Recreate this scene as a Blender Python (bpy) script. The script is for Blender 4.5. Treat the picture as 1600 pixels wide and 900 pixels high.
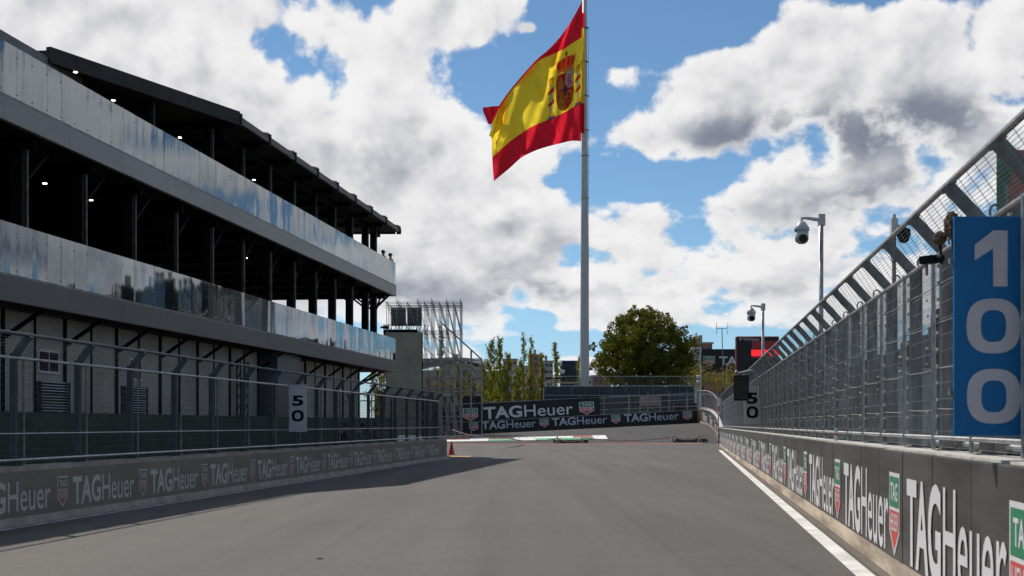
import bpy, bmesh, math, random
from mathutils import Vector, Matrix
R = math.radians
random.seed(7)
S = bpy.context.scene
COL = S.collection
for o in list(bpy.data.objects):
    bpy.data.objects.remove(o)

# ------------------------------------------------------------------ camera
CAM_H = 1.6
cam = bpy.data.cameras.new('camera')
cam.lens = 45.0; cam.sensor_width = 36.0; cam.sensor_fit = 'HORIZONTAL'
cam.shift_y = 0.1331                      # shift lens: verticals stay upright
cam.clip_start = 0.1; cam.clip_end = 6000
cam.dof.use_dof = True; cam.dof.focus_distance = 45; cam.dof.aperture_fstop = 4.5
co = bpy.data.objects.new('camera', cam); COL.objects.link(co)
co.location = (0, 0, CAM_H); co.rotation_euler = (R(90), 0, 0)
S.camera = co

# ------------------------------------------------------------------ view
S.view_settings.view_transform = 'Standard'
S.view_settings.look = 'None'
S.view_settings.exposure = 0.0
S.view_settings.gamma = 1.0
S.view_settings.use_curve_mapping = False
S.render.engine = 'CYCLES'
S.cycles.max_bounces = 6
S.cycles.use_adaptive_sampling = True
S.cycles.adaptive_threshold = 0.03
S.cycles.adaptive_min_samples = 8
S.cycles.transparent_max_bounces = 24
S.cycles.use_denoising = True

# ------------------------------------------------------------------ sun
SUN_AZ = R(-33)      # measured from +Y towards +X
SUN_EL = R(45.5)
sdir = Vector((math.sin(SUN_AZ)*math.cos(SUN_EL), math.cos(SUN_AZ)*math.cos(SUN_EL), math.sin(SUN_EL)))
sl = bpy.data.lights.new('sun', 'SUN'); sl.energy = 4.2; sl.angle = R(0.5); sl.color = (1.0, 0.93, 0.84)
so = bpy.data.objects.new('sun', sl); COL.objects.link(so)
so.rotation_euler = (-sdir).to_track_quat('-Z', 'Y').to_euler()

# ------------------------------------------------------------------ node expression helper
class E:
    def __init__(s, nt, sock): s.nt = nt; s.s = sock
    def _m(s, op, *a, clamp=False):
        n = s.nt.nodes.new('ShaderNodeMath'); n.operation = op; n.use_clamp = clamp
        for i, v in enumerate((s,)+a):
            if isinstance(v, E): s.nt.links.new(v.s, n.inputs[i])
            else: n.inputs[i].default_value = v
        return E(s.nt, n.outputs[0])
    def __add__(s, o): return s._m('ADD', o)
    __radd__ = __add__
    def __mul__(s, o): return s._m('MULTIPLY', o)
    __rmul__ = __mul__
    def __sub__(s, o): return s._m('SUBTRACT', o)
    def __rsub__(s, o): return (s*-1.0)+o
    def __truediv__(s, o): return s._m('DIVIDE', o)
    def pow(s, o): return s._m('POWER', o)
    def exp(s): return s._m('EXPONENT')
    def max(s, o): return s._m('MAXIMUM', o)
    def min(s, o): return s._m('MINIMUM', o)
    def abs(s): return s._m('ABSOLUTE')
    def sstep(s, a, b):
        n = s.nt.nodes.new('ShaderNodeMapRange'); n.interpolation_type = 'SMOOTHSTEP'
        s.nt.links.new(s.s, n.inputs[0])
        n.inputs[1].default_value = a; n.inputs[2].default_value = b
        n.inputs[3].default_value = 0; n.inputs[4].default_value = 1
        return E(s.nt, n.outputs[0])

def mixc(nt, f, a, b, blend='MIX'):
    n = nt.nodes.new('ShaderNodeMix'); n.data_type = 'RGBA'; n.blend_type = blend
    for sock, v in ((n.inputs[0], f), (n.inputs[6], a), (n.inputs[7], b)):
        if isinstance(v, E): nt.links.new(v.s, sock)
        elif hasattr(v, 'is_linked'): nt.links.new(v, sock)
        elif isinstance(v, (int, float)): sock.default_value = v
        else: sock.default_value = (v[0], v[1], v[2], 1)
    return n.outputs[2]

# ------------------------------------------------------------------ world: Nishita sky with cumulus
W = bpy.data.worlds.new('World'); S.world = W; W.use_nodes = True
nt = W.node_tree; nt.nodes.clear()
out = nt.nodes.new('ShaderNodeOutputWorld'); bg = nt.nodes.new('ShaderNodeBackground')
nt.links.new(bg.outputs[0], out.inputs[0])
BG = 0.1
bg.inputs[1].default_value = BG
sky = nt.nodes.new('ShaderNodeTexSky'); sky.sky_type = 'NISHITA'; sky.sun_disc = False
sky.sun_elevation = SUN_EL; sky.sun_rotation = SUN_AZ
sky.air_density = 0.85; sky.dust_density = 0.08; sky.ozone_density = 1.8; sky.altitude = 650
tc = nt.nodes.new('ShaderNodeTexCoord')
sep = nt.nodes.new('ShaderNodeSeparateXYZ'); nt.links.new(tc.outputs['Generated'], sep.inputs[0])
dx, dy, dz = [E(nt, sep.outputs[i]) for i in range(3)]
az = dx._m('ARCTAN2', dy)                       # azimuth, 0 straight down the track
rho = ((dx*dx + dy*dy).max(1e-6)).pow(0.5)
el = dz/rho                                     # tangent of the elevation
def cloud_xyz(az_, el_, s):
    "cloud-layer coordinates: azimuth stretched less than elevation near the horizon"
    n = nt.nodes.new('ShaderNodeCombineXYZ')
    w = (el_.max(-0.02)+0.10)
    lg = w._m('LOGARITHM', 2.718281828)
    nt.links.new((az_*s).s, n.inputs[0]); nt.links.new((lg*(s*0.37)).s, n.inputs[1])
    n.inputs[2].default_value = 3.7
    return n.outputs[0]
def noise(vec, scale, detail, rough, dist=0.0, lac=2.0):
    n = nt.nodes.new('ShaderNodeTexNoise'); n.noise_dimensions = '3D'; n.normalize = True
    nt.links.new(vec, n.inputs['Vector']); n.inputs['Scale'].default_value = scale
    n.inputs['Detail'].default_value = detail; n.inputs['Roughness'].default_value = rough
    n.inputs['Lacunarity'].default_value = lac; n.inputs['Distortion'].default_value = dist
    return E(nt, n.outputs['Fac'])
def voro(vec, scale, detail):
    n = nt.nodes.new('ShaderNodeTexVoronoi'); n.feature = 'SMOOTH_F1'; n.normalize = True
    nt.links.new(vec, n.inputs['Vector']); n.inputs['Scale'].default_value = scale
    n.inputs['Detail'].default_value = detail; n.inputs['Roughness'].default_value = 0.48
    n.inputs['Smoothness'].default_value = 0.6
    return E(nt, n.outputs['Distance'])
# cloud banks: where they stand in the sky (azimuth and elevation along sight lines, apart from the added out-of-frame ones)
BANKS = [  # x, y, rx, ry, amount
 (60, 70, 300, 95, .30), (180, 260, 260, 60, .15), (700, 60, 90, 90, .14), (430, 40, 330, 60, .20), (330, 190, 320, 90, .26), (560, 130, 190, 130, .28), (520, 290, 240, 130, .30),
 (690, 340, 200, 90, .30), (600, 440, 300, 60, .28), (800, 420, 230, 60, .26), (730, 170, 110, 60, .09), (1000, 380, 170, 60, .26), (1130, 420, 220, 55, .26),
 (1290, 130, 230, 95, .36), (1480, 130, 220, 110, .34), (1170, 200, 200, 60, .26), (1000, 215, 120, 32, .26), (950, 112, 55, 22, .27), (830, 45, 25, 12, .22),
 (1420, 340, 320, 110, .34), (1240, 330, 110, 60, .20), (1560, 60, 120, 60, .2), (1260, 480, 120, 30, .12), (740, 520, 90, 12, .2), (700, 478, 130, 22, .2),
 (1060, 498, 120, 14, .22), (1900, 230, 380, 70, .16), (2350, 330, 300, 120, .22), (1110, 0, 90, 10, .12),  # includes unseen banks far right, added for the balcony glass to mirror
 (1120, 10, 90, 60, -.30), (1420, -15, 170, 40, -.25), (980, 190, 60, 20, -.08), (860, 110, 130, 170, -.26), (1000, 50, 170, 60, -.30), (1030, 285, 120, 32, -.30), (400, 75, 70, 30, -.16), (1110, 265, 60, 40, -.15),
 (830, 540, 260, 22, -.16), (1130, 530, 200, 20, -.12), (1180, 290, 40, 60, -.10)]
def banks(az_, el_, lst=None):
    tot = None
    for px, py, rx, ry, a in (lst or BANKS):
        a0 = math.atan((px-800)/2000); v0 = (663-py)/2000*math.cos(a0)
        u = (az_-a0)*(2000/rx); v = (el_-v0)*(2000/ry)
        g = ((u*u+v*v)*-1.0).exp()*a
        tot = g if tot is None else tot+g
    return tot
COV = banks(az, el)
COV = 0.27 - 0.27*(COV*(-1/0.27)).exp()           # soft cap so that thick banks keep their texture
BELLY = [(1300, 215, 200, 55, .62), (1440, 190, 170, 60, .50), (1130, 205, 90, 30, .25), (560, 240, 190, 60, .22), (200, 150, 160, 60, .16), (620, 440, 190, 40, .42), (800, 470, 150, 26, .40), (1400, 335, 170, 50, .50), (1300, 300, 150, 40, .20), (1010, 450, 200, 22, .34), (1440, 395, 200, 25, .3), (620, 60, 90, 60, .15), (960, 232, 90, 14, .2), (1240, 455, 120, 16, .3), (2400, 360, 300, 110, .5)]  # last entry: unseen grey added far right to darken the mirrored glass
belly = banks(az, el, BELLY)
def density(az_, el_, det):
    v = cloud_xyz(az_, el_, 1.0)
    n1 = noise(v, 9.0, det, 0.56, 0.0)
    b = voro(v, 15.0, min(5.0, det))
    return 0.5 + (n1-0.5)*1.35 + (0.45-b)*1.05
N0 = density(az, el, 9.0)
NA = density(az, el, 4.2)
NB = density(az-0.008, el+0.013, 4.2)             # the same puffs a little further towards the sun
front = dy.sstep(-0.15, 0.45)                     # mask for the unseen neutral cloud added behind the camera
thr = 0.690
d = N0 + COV - thr
alpha = d.sstep(0.0, 0.10)
relief = (NA - NB)*1.9 + (N0 - NA)*1.15
thick = d.sstep(0.02, 0.40)
shade = (thick*0.24 + belly*1.0*thick.sstep(0.0, 0.5) - relief + 0.0).sstep(-0.12, 1.05)
WHITE = tuple(c/BG for c in (0.90, 0.89, 0.89))
GREY = tuple(c/BG for c in (0.215, 0.240, 0.310))
ccol = mixc(nt, front, (4.6, 4.5, 4.4), mixc(nt, shade, WHITE, GREY))   # unseen flat grey cloud added behind the camera to neutralise the blue fill light
skyc = mixc(nt, 1.0, sky.outputs[0], (0.74, 0.92, 0.97), 'MULTIPLY')
low = (1.0-el.sstep(0.0, 0.11))
skyc = mixc(nt, 1.0-el.sstep(-0.01, 0.14), skyc, mixc(nt, 1.0, skyc, (0.80, 0.82, 0.98), 'MULTIPLY'))
skyd = mixc(nt, alpha*(1.0-low*0.25), skyc, ccol)
nt.links.new(skyd, bg.inputs[0])
W.cycles.sampling_method = 'MANUAL'; W.cycles.sample_map_resolution = 1024

# ------------------------------------------------------------------ materials
MATS = {}
def mat(name, c, rough=0.6, var=0.15, scale=3.0, bump=0.0, metal=0.0, spec=0.5, emit=0.0, streak=None, bscale=None):
    if name in MATS: return MATS[name]
    m = bpy.data.materials.new(name); m.use_nodes = True
    t = m.node_tree; p = t.nodes['Principled BSDF']
    p.inputs['Roughness'].default_value = rough; p.inputs['Metallic'].default_value = metal
    p.inputs['Specular IOR Level'].default_value = spec
    g = t.nodes.new('ShaderNodeTexCoord'); mp = t.nodes.new('ShaderNodeMapping')
    t.links.new(g.outputs['Object'], mp.inputs[0])
    if streak: mp.inputs['Scale'].default_value = streak
    n = t.nodes.new('ShaderNodeTexNoise'); n.inputs['Scale'].default_value = scale; n.inputs['Detail'].default_value = 6
    n.inputs['Roughness'].default_value = 0.65
    t.links.new(mp.outputs[0], n.inputs['Vector'])
    lo = tuple(v*(1-var) for v in c); hi = tuple(min(1, v*(1+var)) for v in c)
    f = E(t, n.outputs['Fac']).sstep(0.3, 0.7)
    t.links.new(mixc(t, f, lo, hi), p.inputs['Base Color'])
    if emit:
        p.inputs['Emission Color'].default_value = (*c, 1); p.inputs['Emission Strength'].default_value = emit
    if bump:
        bn = t.nodes.new('ShaderNodeTexNoise'); bn.inputs['Scale'].default_value = bscale or scale*8; bn.inputs['Detail'].default_value = 4
        t.links.new(mp.outputs[0], bn.inputs['Vector'])
        b = t.nodes.new('ShaderNodeBump'); b.inputs['Strength'].default_value = bump; b.inputs['Distance'].default_value = 0.02
        t.links.new(bn.outputs['Fac'], b.inputs['Height']); t.links.new(b.outputs[0], p.inputs['Normal'])
    MATS[name] = m; return m

def tex_obj(t, scale=(1, 1, 1)):
    g = t.nodes.new('ShaderNodeTexCoord'); mp = t.nodes.new('ShaderNodeMapping')
    mp.inputs['Scale'].default_value = scale
    t.links.new(g.outputs['Object'], mp.inputs[0]); return mp.outputs[0]
def nz(t, vec, scale, detail=5, rough=0.6, dist=0):
    n = t.nodes.new('ShaderNodeTexNoise'); t.links.new(vec, n.inputs['Vector'])
    n.inputs['Scale'].default_value = scale; n.inputs['Detail'].default_value = detail
    n.inputs['Roughness'].default_value = rough; n.inputs['Distortion'].default_value = dist
    return E(t, n.outputs['Fac'])

def m_asphalt(name, c):
    m = bpy.data.materials.new(name); m.use_nodes = True; t = m.node_tree; p = t.nodes['Principled BSDF']
    o1 = tex_obj(t); st = tex_obj(t, (1.0, 0.035, 1.0))
    fine = nz(t, o1, 38, 5, 0.75); big = nz(t, o1, 0.11, 5, 0.6); lanes = nz(t, st, 0.9, 4, 0.55); mid = nz(t, o1, 1.3, 6, 0.7)
    spk = nz(t, o1, 160, 2, 0.6)
    gr = nz(t, o1, 11, 4, 0.7)
    k = 1.0 + (gr-0.5)*0.85 + (fine-0.5)*0.80 + (big-0.5)*0.60 + (lanes-0.5)*0.95 + (mid-0.5)*0.75
    rub = nz(t, tex_obj(t, (1.0, 0.012, 1.0)), 2.6, 3, 0.6).sstep(0.55, 0.72)*0.20
    crk = nz(t, o1, 0.8, 8, 0.7, 1.2); crk = (1.0-((crk-0.5).abs()).sstep(0.0, 0.010))*nz(t, o1, 0.13, 2).sstep(0.52, 0.66)*0.16
    k = k - rub - crk
    spots = spk.sstep(0.62, 0.74)*0.55
    k = (k+spots).max(0.3)
    warm = mixc(t, nz(t, o1, 0.25, 3), tuple(v for v in c), (c[0]*1.06, c[1], c[2]*0.93))
    mul = t.nodes.new('ShaderNodeVectorMath'); mul.operation = 'SCALE'
    t.links.new(warm, mul.inputs[0]); t.links.new(k.s, mul.inputs['Scale'])
    t.links.new(mul.outputs[0], p.inputs['Base Color'])
    t.links.new((0.84+(mid-0.5)*0.2).s, p.inputs['Roughness']); p.inputs['Specular IOR Level'].default_value = 0.35
    b = t.nodes.new('ShaderNodeBump'); b.inputs['Strength'].default_value = 0.35; b.inputs['Distance'].default_value = 0.01
    t.links.new(nz(t, o1, 70, 3).s, b.inputs['Height']); t.links.new(b.outputs[0], p.inputs['Normal'])
    MATS[name] = m; return m
M_ASPH = m_asphalt('asphalt', (0.094, 0.0895, 0.086))
M_ASPH2 = m_asphalt('dark_asphalt', (0.046, 0.046, 0.047))
M_APRON = m_asphalt('apron', (0.135, 0.122, 0.105))
M_GROUND = mat('dry_ground', (0.10, 0.095, 0.06), 0.95, 0.4, 0.6, 0.3)
M_PAINT = mat('white_paint', (0.78, 0.78, 0.76), 0.6, 0.12, 2.5, 0.1)
M_WORN = mat('worn_white_paint', (0.42, 0.45, 0.45), 0.7, 0.45, 2.2, 0.1)
M_REDP = mat('red_paint', (0.42, 0.10, 0.07), 0.7, 0.3, 2.0)
M_GREENP = mat('green_paint', (0.10, 0.42, 0.20), 0.6, 0.15)
M_CONC = mat('concrete', (0.33, 0.30, 0.26), 0.9, 0.25, 1.6, 0.25)
M_CONC_TAN = mat('tan_concrete', (0.37, 0.305, 0.23), 0.9, 0.5, 1.5, 0.3, streak=(1, .18, 1.5))
M_CAP = mat('concrete_cap', (0.52, 0.50, 0.46), 0.9, 0.25, 2.2, 0.3)
M_PAD = mat('grey_pad', (0.072, 0.068, 0.065), 0.50, 0.38, 1.6, 0.12, spec=0.35, streak=(1, .22, 1.6))
M_LPAD = mat('left_banner', (0.190, 0.172, 0.138), 0.7, 0.15, 0.9, 0.1)
M_LETTER = mat('white_letter', (0.72, 0.72, 0.74), 0.5, 0.05, 2)
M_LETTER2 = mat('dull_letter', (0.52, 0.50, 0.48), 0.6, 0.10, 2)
M_LGREEN = mat('logo_green', (0.03, 0.23, 0.11), 0.5, 0.06)
M_LRED = mat('logo_red', (0.62, 0.085, 0.075), 0.5, 0.06)
M_BLACKB = mat('black_banner', (0.012, 0.012, 0.014), 0.6, 0.2, 0.5)
M_GALV = mat('galvanised_steel', (0.42, 0.43, 0.44), 0.42, 0.25, 5.0, 0.05, metal=0.75)
M_GALVD = mat('weathered_galvanised', (0.20, 0.20, 0.195), 0.6, 0.35, 4.0, 0.08, metal=0.25)
M_WIRE = mat('fence_wire', (0.27, 0.27, 0.265), 0.5, 0.35, 2.0, metal=0.3)
M_SCAF = mat('scaffold_steel', (0.27, 0.27, 0.265), 0.5, 0.3, 3.0, metal=0.2)
M_EDGE = mat('edge_line_paint', (0.70, 0.69, 0.66), 0.65, 0.22, 1.6, 0.15)
M_BLUEF = mat('blue_grey_steel', (0.062, 0.076, 0.094), 0.55, 0.25, 3.0, metal=0.15)
M_BLACKST = mat('black_steel', (0.006, 0.0055, 0.006), 0.7, 0.3, 2.0, spec=0.12)
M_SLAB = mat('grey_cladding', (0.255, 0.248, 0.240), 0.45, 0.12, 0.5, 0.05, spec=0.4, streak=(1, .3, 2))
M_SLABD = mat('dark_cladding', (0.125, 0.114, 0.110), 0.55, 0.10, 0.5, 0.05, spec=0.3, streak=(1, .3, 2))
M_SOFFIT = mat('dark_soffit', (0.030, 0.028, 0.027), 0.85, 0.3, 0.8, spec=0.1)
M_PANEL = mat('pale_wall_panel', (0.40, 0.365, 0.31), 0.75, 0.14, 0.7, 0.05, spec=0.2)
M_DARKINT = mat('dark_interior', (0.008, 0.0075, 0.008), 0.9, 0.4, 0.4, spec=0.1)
M_HOARD = mat('dark_green_hoarding', (0.062, 0.068, 0.050), 0.8, 0.2, 1.0, spec=0.2)
M_ROOF = mat('dark_roof', (0.030, 0.026, 0.026), 0.75, 0.3, 1.5, 0.2)
M_TILE = mat('terracotta_tile', (0.26, 0.10, 0.065), 0.85, 0.35, 4.0, 0.3)
M_WOOD = mat('pale_timber', (0.72, 0.55, 0.36), 0.7, 0.2, 1.5, 0.05, streak=(4, .4, 4))
M_LAMP = mat('lamp_glow', (1.0, 0.90, 0.78), 0.5, 0.0, emit=14)
M_WHITE = mat('white_metal', (0.62, 0.64, 0.66), 0.4, 0.08, 1.0, 0.02)
M_WHITE_POLE = mat('pole_paint', (0.50, 0.51, 0.53), 0.5, 0.06, 0.4, spec=0.25)
M_BOARDW = mat('board_white', (0.50, 0.50, 0.54), 0.5, 0.06)
M_NUMW = mat('numeral_lilac_white', (0.56, 0.54, 0.60), 0.5, 0.06)
M_BOARDBLUE = mat('board_blue', (0.006, 0.150, 0.400), 0.5, 0.10, 1.0, 0.03, spec=0.3)
M_BLACK = mat('black_plastic', (0.012, 0.012, 0.013), 0.8, 0.2, 3, spec=0.12)
M_DARKGLASS = mat('dark_glass', (0.02, 0.022, 0.026), 0.08, 0.1)
M_NAVY = mat('navy_panel', (0.022, 0.028, 0.045), 0.6, 0.2, 0.8)
M_CAMW = mat('camera_housing', (0.55, 0.56, 0.57), 0.35, 0.06, 3)
M_LEDRED = mat('led_red', (1.0, 0.02, 0.03), 0.5, 0.0, emit=0.85)
M_LEDDIM = mat('led_dim', (0.10, 0.008, 0.012), 0.5, 0.0, emit=0.5)
M_SCREEN = mat('screen_back', (0.25, 0.235, 0.19), 0.8, 0.12, 1.0, spec=0.2)
M_ORANGE = mat('orange_plastic', (0.75, 0.25, 0.02), 0.5, 0.1)
M_CONE = mat('cone_red', (0.62, 0.05, 0.025), 0.5, 0.1)
M_FUR = mat('fur', (0.17, 0.12, 0.08), 0.95, 0.5, 30, 0.9)
M_BARK = mat('bark', (0.10, 0.075, 0.055), 0.95, 0.4, 5, 0.6, streak=(3, 3, .6))
M_TWIG = mat('pale_bark', (0.20, 0.18, 0.14), 0.9, 0.3, 5, 0.3)
M_RED = mat('tape_red', (0.6, 0.06, 0.06), 0.5, 0.1)
M_CLOTH = mat('grey_cloth', (0.26, 0.20, 0.20), 0.9, 0.15, 2, 0.1)
M_SKIN = mat('skin', (0.42, 0.25, 0.18), 0.6, 0.08, 6)
M_DARKCLOTH = mat('dark_cloth', (0.022, 0.023, 0.03), 0.9, 0.2, 6, 0.2)
M_GREYCLOTH = mat('grey_shirt', (0.11, 0.115, 0.13), 0.9, 0.2, 6, 0.2)
M_HAIR = mat('hair', (0.018, 0.013, 0.010), 0.7, 0.3, 20)
M_HIVIS = mat('hi_vis', (0.30, 0.55, 0.03), 0.7, 0.1, 6)
M_BRICK = mat('brick_red', (0.28, 0.13, 0.10), 0.9, 0.2, 0.3)

def m_glass(name, refl, tint):
    m = bpy.data.materials.new(name); m.use_nodes = True; t = m.node_tree
    t.nodes.remove(t.nodes['Principled BSDF']); o = t.nodes['Material Output']
    tr = t.nodes.new('ShaderNodeBsdfTransparent'); tr.inputs[0].default_value = (*tint, 1)
    gl = t.nodes.new('ShaderNodeBsdfGlossy'); gl.inputs['Roughness'].default_value = 0.035
    gl.inputs['Color'].default_value = (0.76, 0.81, 0.85, 1)
    v = tex_obj(t, (1.0, 0.55, 0.10)); n = nz(t, v, 1.2, 2, 0.4)
    v2 = tex_obj(t, (1.0, 9, 0.25)); n2 = nz(t, v2, 1.0, 2, 0.5)
    b = t.nodes.new('ShaderNodeBump'); b.inputs['Strength'].default_value = 1.0; b.inputs['Distance'].default_value = 0.026
    t.links.new((n+n2*0.03).s, b.inputs['Height']); t.links.new(b.outputs[0], gl.inputs['Normal'])
    fr = t.nodes.new('ShaderNodeLayerWeight'); fr.inputs[0].default_value = 0.45
    f = (E(t, fr.outputs['Fresnel'])*0.7 + refl).min(0.93)
    mx = t.nodes.new('ShaderNodeMixShader'); t.links.new(f.s, mx.inputs[0])
    t.links.new(tr.outputs[0], mx.inputs[1]); t.links.new(gl.outputs[0], mx.inputs[2]); t.links.new(mx.outputs[0], o.inputs[0])
    MATS[name] = m; return m
M_GLASS = m_glass('balustrade_glass', 0.16, (0.44, 0.49, 0.52))

def m_cloth_translucent(name, c):
    m = bpy.data.materials.new(name); m.use_nodes = True; t = m.node_tree
    t.nodes.remove(t.nodes['Principled BSDF']); o = t.nodes['Material Output']
    n = nz(t, tex_obj(t), 0.9, 6, 0.6)
    col = mixc(t, n, tuple(v*0.88 for v in c), tuple(min(1, v*1.08) for v in c))
    a = t.nodes.new('ShaderNodeBsdfDiffuse'); b = t.nodes.new('ShaderNodeBsdfTranslucent')
    t.links.new(col, a.inputs[0]); t.links.new(col, b.inputs[0])
    mx = t.nodes.new('ShaderNodeMixShader'); mx.inputs[0].default_value = 0.64
    t.links.new(a.outputs[0], mx.inputs[1]); t.links.new(b.outputs[0], mx.inputs[2]); t.links.new(mx.outputs[0], o.inputs[0])
    MATS[name] = m; return m
M_FRED = m_cloth_translucent('flag_red', (0.72, 0.022, 0.045))
M_FYEL = m_cloth_translucent('flag_yellow', (0.92, 0.70, 0.05))
M_FGOLD = m_cloth_translucent('crest_gold', (0.85, 0.50, 0.08))
M_FWHITE = m_cloth_translucent('crest_white', (0.85, 0.82, 0.84))
M_FGREY = m_cloth_translucent('crest_silver', (0.58, 0.60, 0.68))
M_FCRIM = m_cloth_translucent('crest_red', (0.80, 0.05, 0.06))
M_FPINK = m_cloth_translucent('crest_pink', (0.80, 0.30, 0.45))
M_FBLUE = m_cloth_translucent('crest_blue', (0.06, 0.14, 0.40))
M_FLINE = m_cloth_translucent('crest_outline', (0.35, 0.20, 0.08))

def m_leaf(name, c1, c2, c3, sc):
    m = bpy.data.materials.new(name); m.use_nodes = True; t = m.node_tree
    t.nodes.remove(t.nodes['Principled BSDF']); o = t.nodes['Material Output']
    n = nz(t, tex_obj(t), sc, 4, 0.7); n2 = nz(t, tex_obj(t), sc*9, 3, 0.6)
    col = mixc(t, n2.sstep(0.35, 0.65), mixc(t, n.sstep(0.35, 0.65), c1, c2), c3)
    a = t.nodes.new('ShaderNodeBsdfDiffuse'); b = t.nodes.new('ShaderNodeBsdfTranslucent')
    t.links.new(col, a.inputs[0]); t.links.new(col, b.inputs[0])
    mx = t.nodes.new('ShaderNodeMixShader'); mx.inputs[0].default_value = 0.38
    t.links.new(a.outputs[0], mx.inputs[1]); t.links.new(b.outputs[0], mx.inputs[2]); t.links.new(mx.outputs[0], o.inputs[0])
    MATS[name] = m; return m
M_PINE = m_leaf('pine_needles', (0.090, 0.105, 0.016), (0.215, 0.210, 0.036), (0.155, 0.165, 0.030), 0.5)
M_POPLAR = m_leaf('poplar_leaf', (0.27, 0.27, 0.025), (0.42, 0.37, 0.035), (0.21, 0.24, 0.035), 0.9)
M_SHRUB = m_leaf('shrub_leaf', (0.17, 0.19, 0.03), (0.34, 0.28, 0.05), (0.20, 0.15, 0.045), 0.9)
M_DTREE = m_leaf('street_tree_leaf', (0.020, 0.034, 0.012), (0.045, 0.06, 0.02), (0.03, 0.045, 0.015), 0.5)

# ------------------------------------------------------------------ mesh helpers
class MB:
    def __init__(s): s.v = []; s.f = []; s.mi = []; s.m = 0
    def quad(s, pts):
        i = len(s.v); s.v += [tuple(p) for p in pts]; s.f.append(tuple(range(i, i+len(pts)))); s.mi.append(s.m)
    def box(s, x0, x1, y0, y1, z0, z1):
        i = len(s.v)
        s.v += [(x0,y0,z0),(x1,y0,z0),(x1,y1,z0),(x0,y1,z0),(x0,y0,z1),(x1,y0,z1),(x1,y1,z1),(x0,y1,z1)]
        for q in ((0,3,2,1),(4,5,6,7),(0,1,5,4),(1,2,6,5),(2,3,7,6),(3,0,4,7)):
            s.f.append(tuple(i+k for k in q)); s.mi.append(s.m)
    def hexa(s, p):
        "8 corners, bottom ring then top ring"
        i = len(s.v); s.v += [tuple(q) for q in p]
        for q in ((0,3,2,1),(4,5,6,7),(0,1,5,4),(1,2,6,5),(2,3,7,6),(3,0,4,7)):
            s.f.append(tuple(i+k for k in q)); s.mi.append(s.m)
    def bar(s, a, b, w, h=None):
        "rectangular bar from a to b"
        h = h or w; a = Vector(a); b = Vector(b); d = (b-a).normalized()
        up = Vector((0,0,1)) if abs(d.z) < 0.95 else Vector((1,0,0))
        x = d.cross(up).normalized()*w/2; y = x.cross(d).normalized()*h/2
        s.hexa([a-x-y, a+x-y, b+x-y, b-x-y, a-x+y, a+x+y, b+x+y, b-x+y])
    def tube(s, pts, r, n=8, cap=True):
        pts = [Vector(p) for p in pts]; rings = []; prev = None
        rs = r if isinstance(r, (list, tuple)) else [r]*len(pts)
        for k, p in enumerate(pts):
            d = (pts[min(k+1, len(pts)-1)] - pts[max(k-1, 0)]).normalized()
            if prev is None:
                up = Vector((0,0,1)) if abs(d.z) < 0.9 else Vector((1,0,0))
                x = d.cross(up).normalized()
            else:
                x = (prev - d*prev.dot(d)).normalized()
            prev = x; y = d.cross(x)
            base = len(s.v)
            for j in range(n):
                a = 2*math.pi*j/n; s.v.append(tuple(p + (x*math.cos(a)+y*math.sin(a))*rs[k]))
            rings.append(base)
        for k in range(len(rings)-1):
            for j in range(n):
                s.f.append((rings[k]+j, rings[k]+(j+1)%n, rings[k+1]+(j+1)%n, rings[k+1]+j)); s.mi.append(s.m)
        if cap:
            s.f.append(tuple(rings[0]+j for j in reversed(range(n)))); s.mi.append(s.m)
            s.f.append(tuple(rings[-1]+j for j in range(n))); s.mi.append(s.m)
    def wire(s, a, b, r): s.tube([a, b], r, 3, cap=False)
    def lathe(s, prof, c=(0,0,0), n=16, M=None):
        "prof: (radius, z) list"
        c = Vector(c); rings = []
        for r, z in prof:
            base = len(s.v)
            for j in range(n):
                a = 2*math.pi*j/n; p = Vector((r*math.cos(a), r*math.sin(a), z))
                s.v.append(tuple((M @ p if M else p) + c))
            rings.append(base)
        for k in range(len(rings)-1):
            for j in range(n):
                s.f.append((rings[k]+j, rings[k]+(j+1)%n, rings[k+1]+(j+1)%n, rings[k+1]+j)); s.mi.append(s.m)
        s.f.append(tuple(rings[0]+j for j in reversed(range(n)))); s.mi.append(s.m)
        s.f.append(tuple(rings[-1]+j for j in range(n))); s.mi.append(s.m)
    def mesh(s, name, mats, smooth=False):
        me = bpy.data.meshes.new(name); me.from_pydata(s.v, [], s.f)
        mats = mats if isinstance(mats, (list, tuple)) else [mats]
        for m in mats: me.materials.append(m)
        if len(mats) > 1: me.polygons.foreach_set('material_index', s.mi)
        if smooth: me.polygons.foreach_set('use_smooth', [True]*len(me.polygons))
        me.update(); return me
    def build(s, name, mats, parent=None, smooth=False, bevel=0.0, fix=False):
        me = s.mesh(name, mats, smooth)
        if fix or bevel:
            bm = bmesh.new(); bm.from_mesh(me)
            bmesh.ops.recalc_face_normals(bm, faces=bm.faces)
            if bevel:
                bmesh.ops.bevel(bm, geom=list(bm.edges), offset=bevel, segments=2, affect='EDGES', profile=0.6)
            bm.to_mesh(me); bm.free()
        return add(name, me, parent)
def add(name, data, parent=None):
    o = bpy.data.objects.new(name, data); COL.objects.link(o)
    if parent: o.parent = parent
    return o
def tag(o, label=None, cat=None, group=None, kind=None):
    if label: o['label'] = label
    if cat: o['category'] = cat
    if group: o['group'] = group
    if kind: o['kind'] = kind
    return o
def thing(name, label, cat, loc=(0,0,0), rz=0.0, group=None):
    o = bpy.data.objects.new(name, None); COL.objects.link(o)
    o.location = loc; o.rotation_euler = (0,0,rz); o.empty_display_size = 0.3
    return tag(o, label, cat, group)
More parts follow.
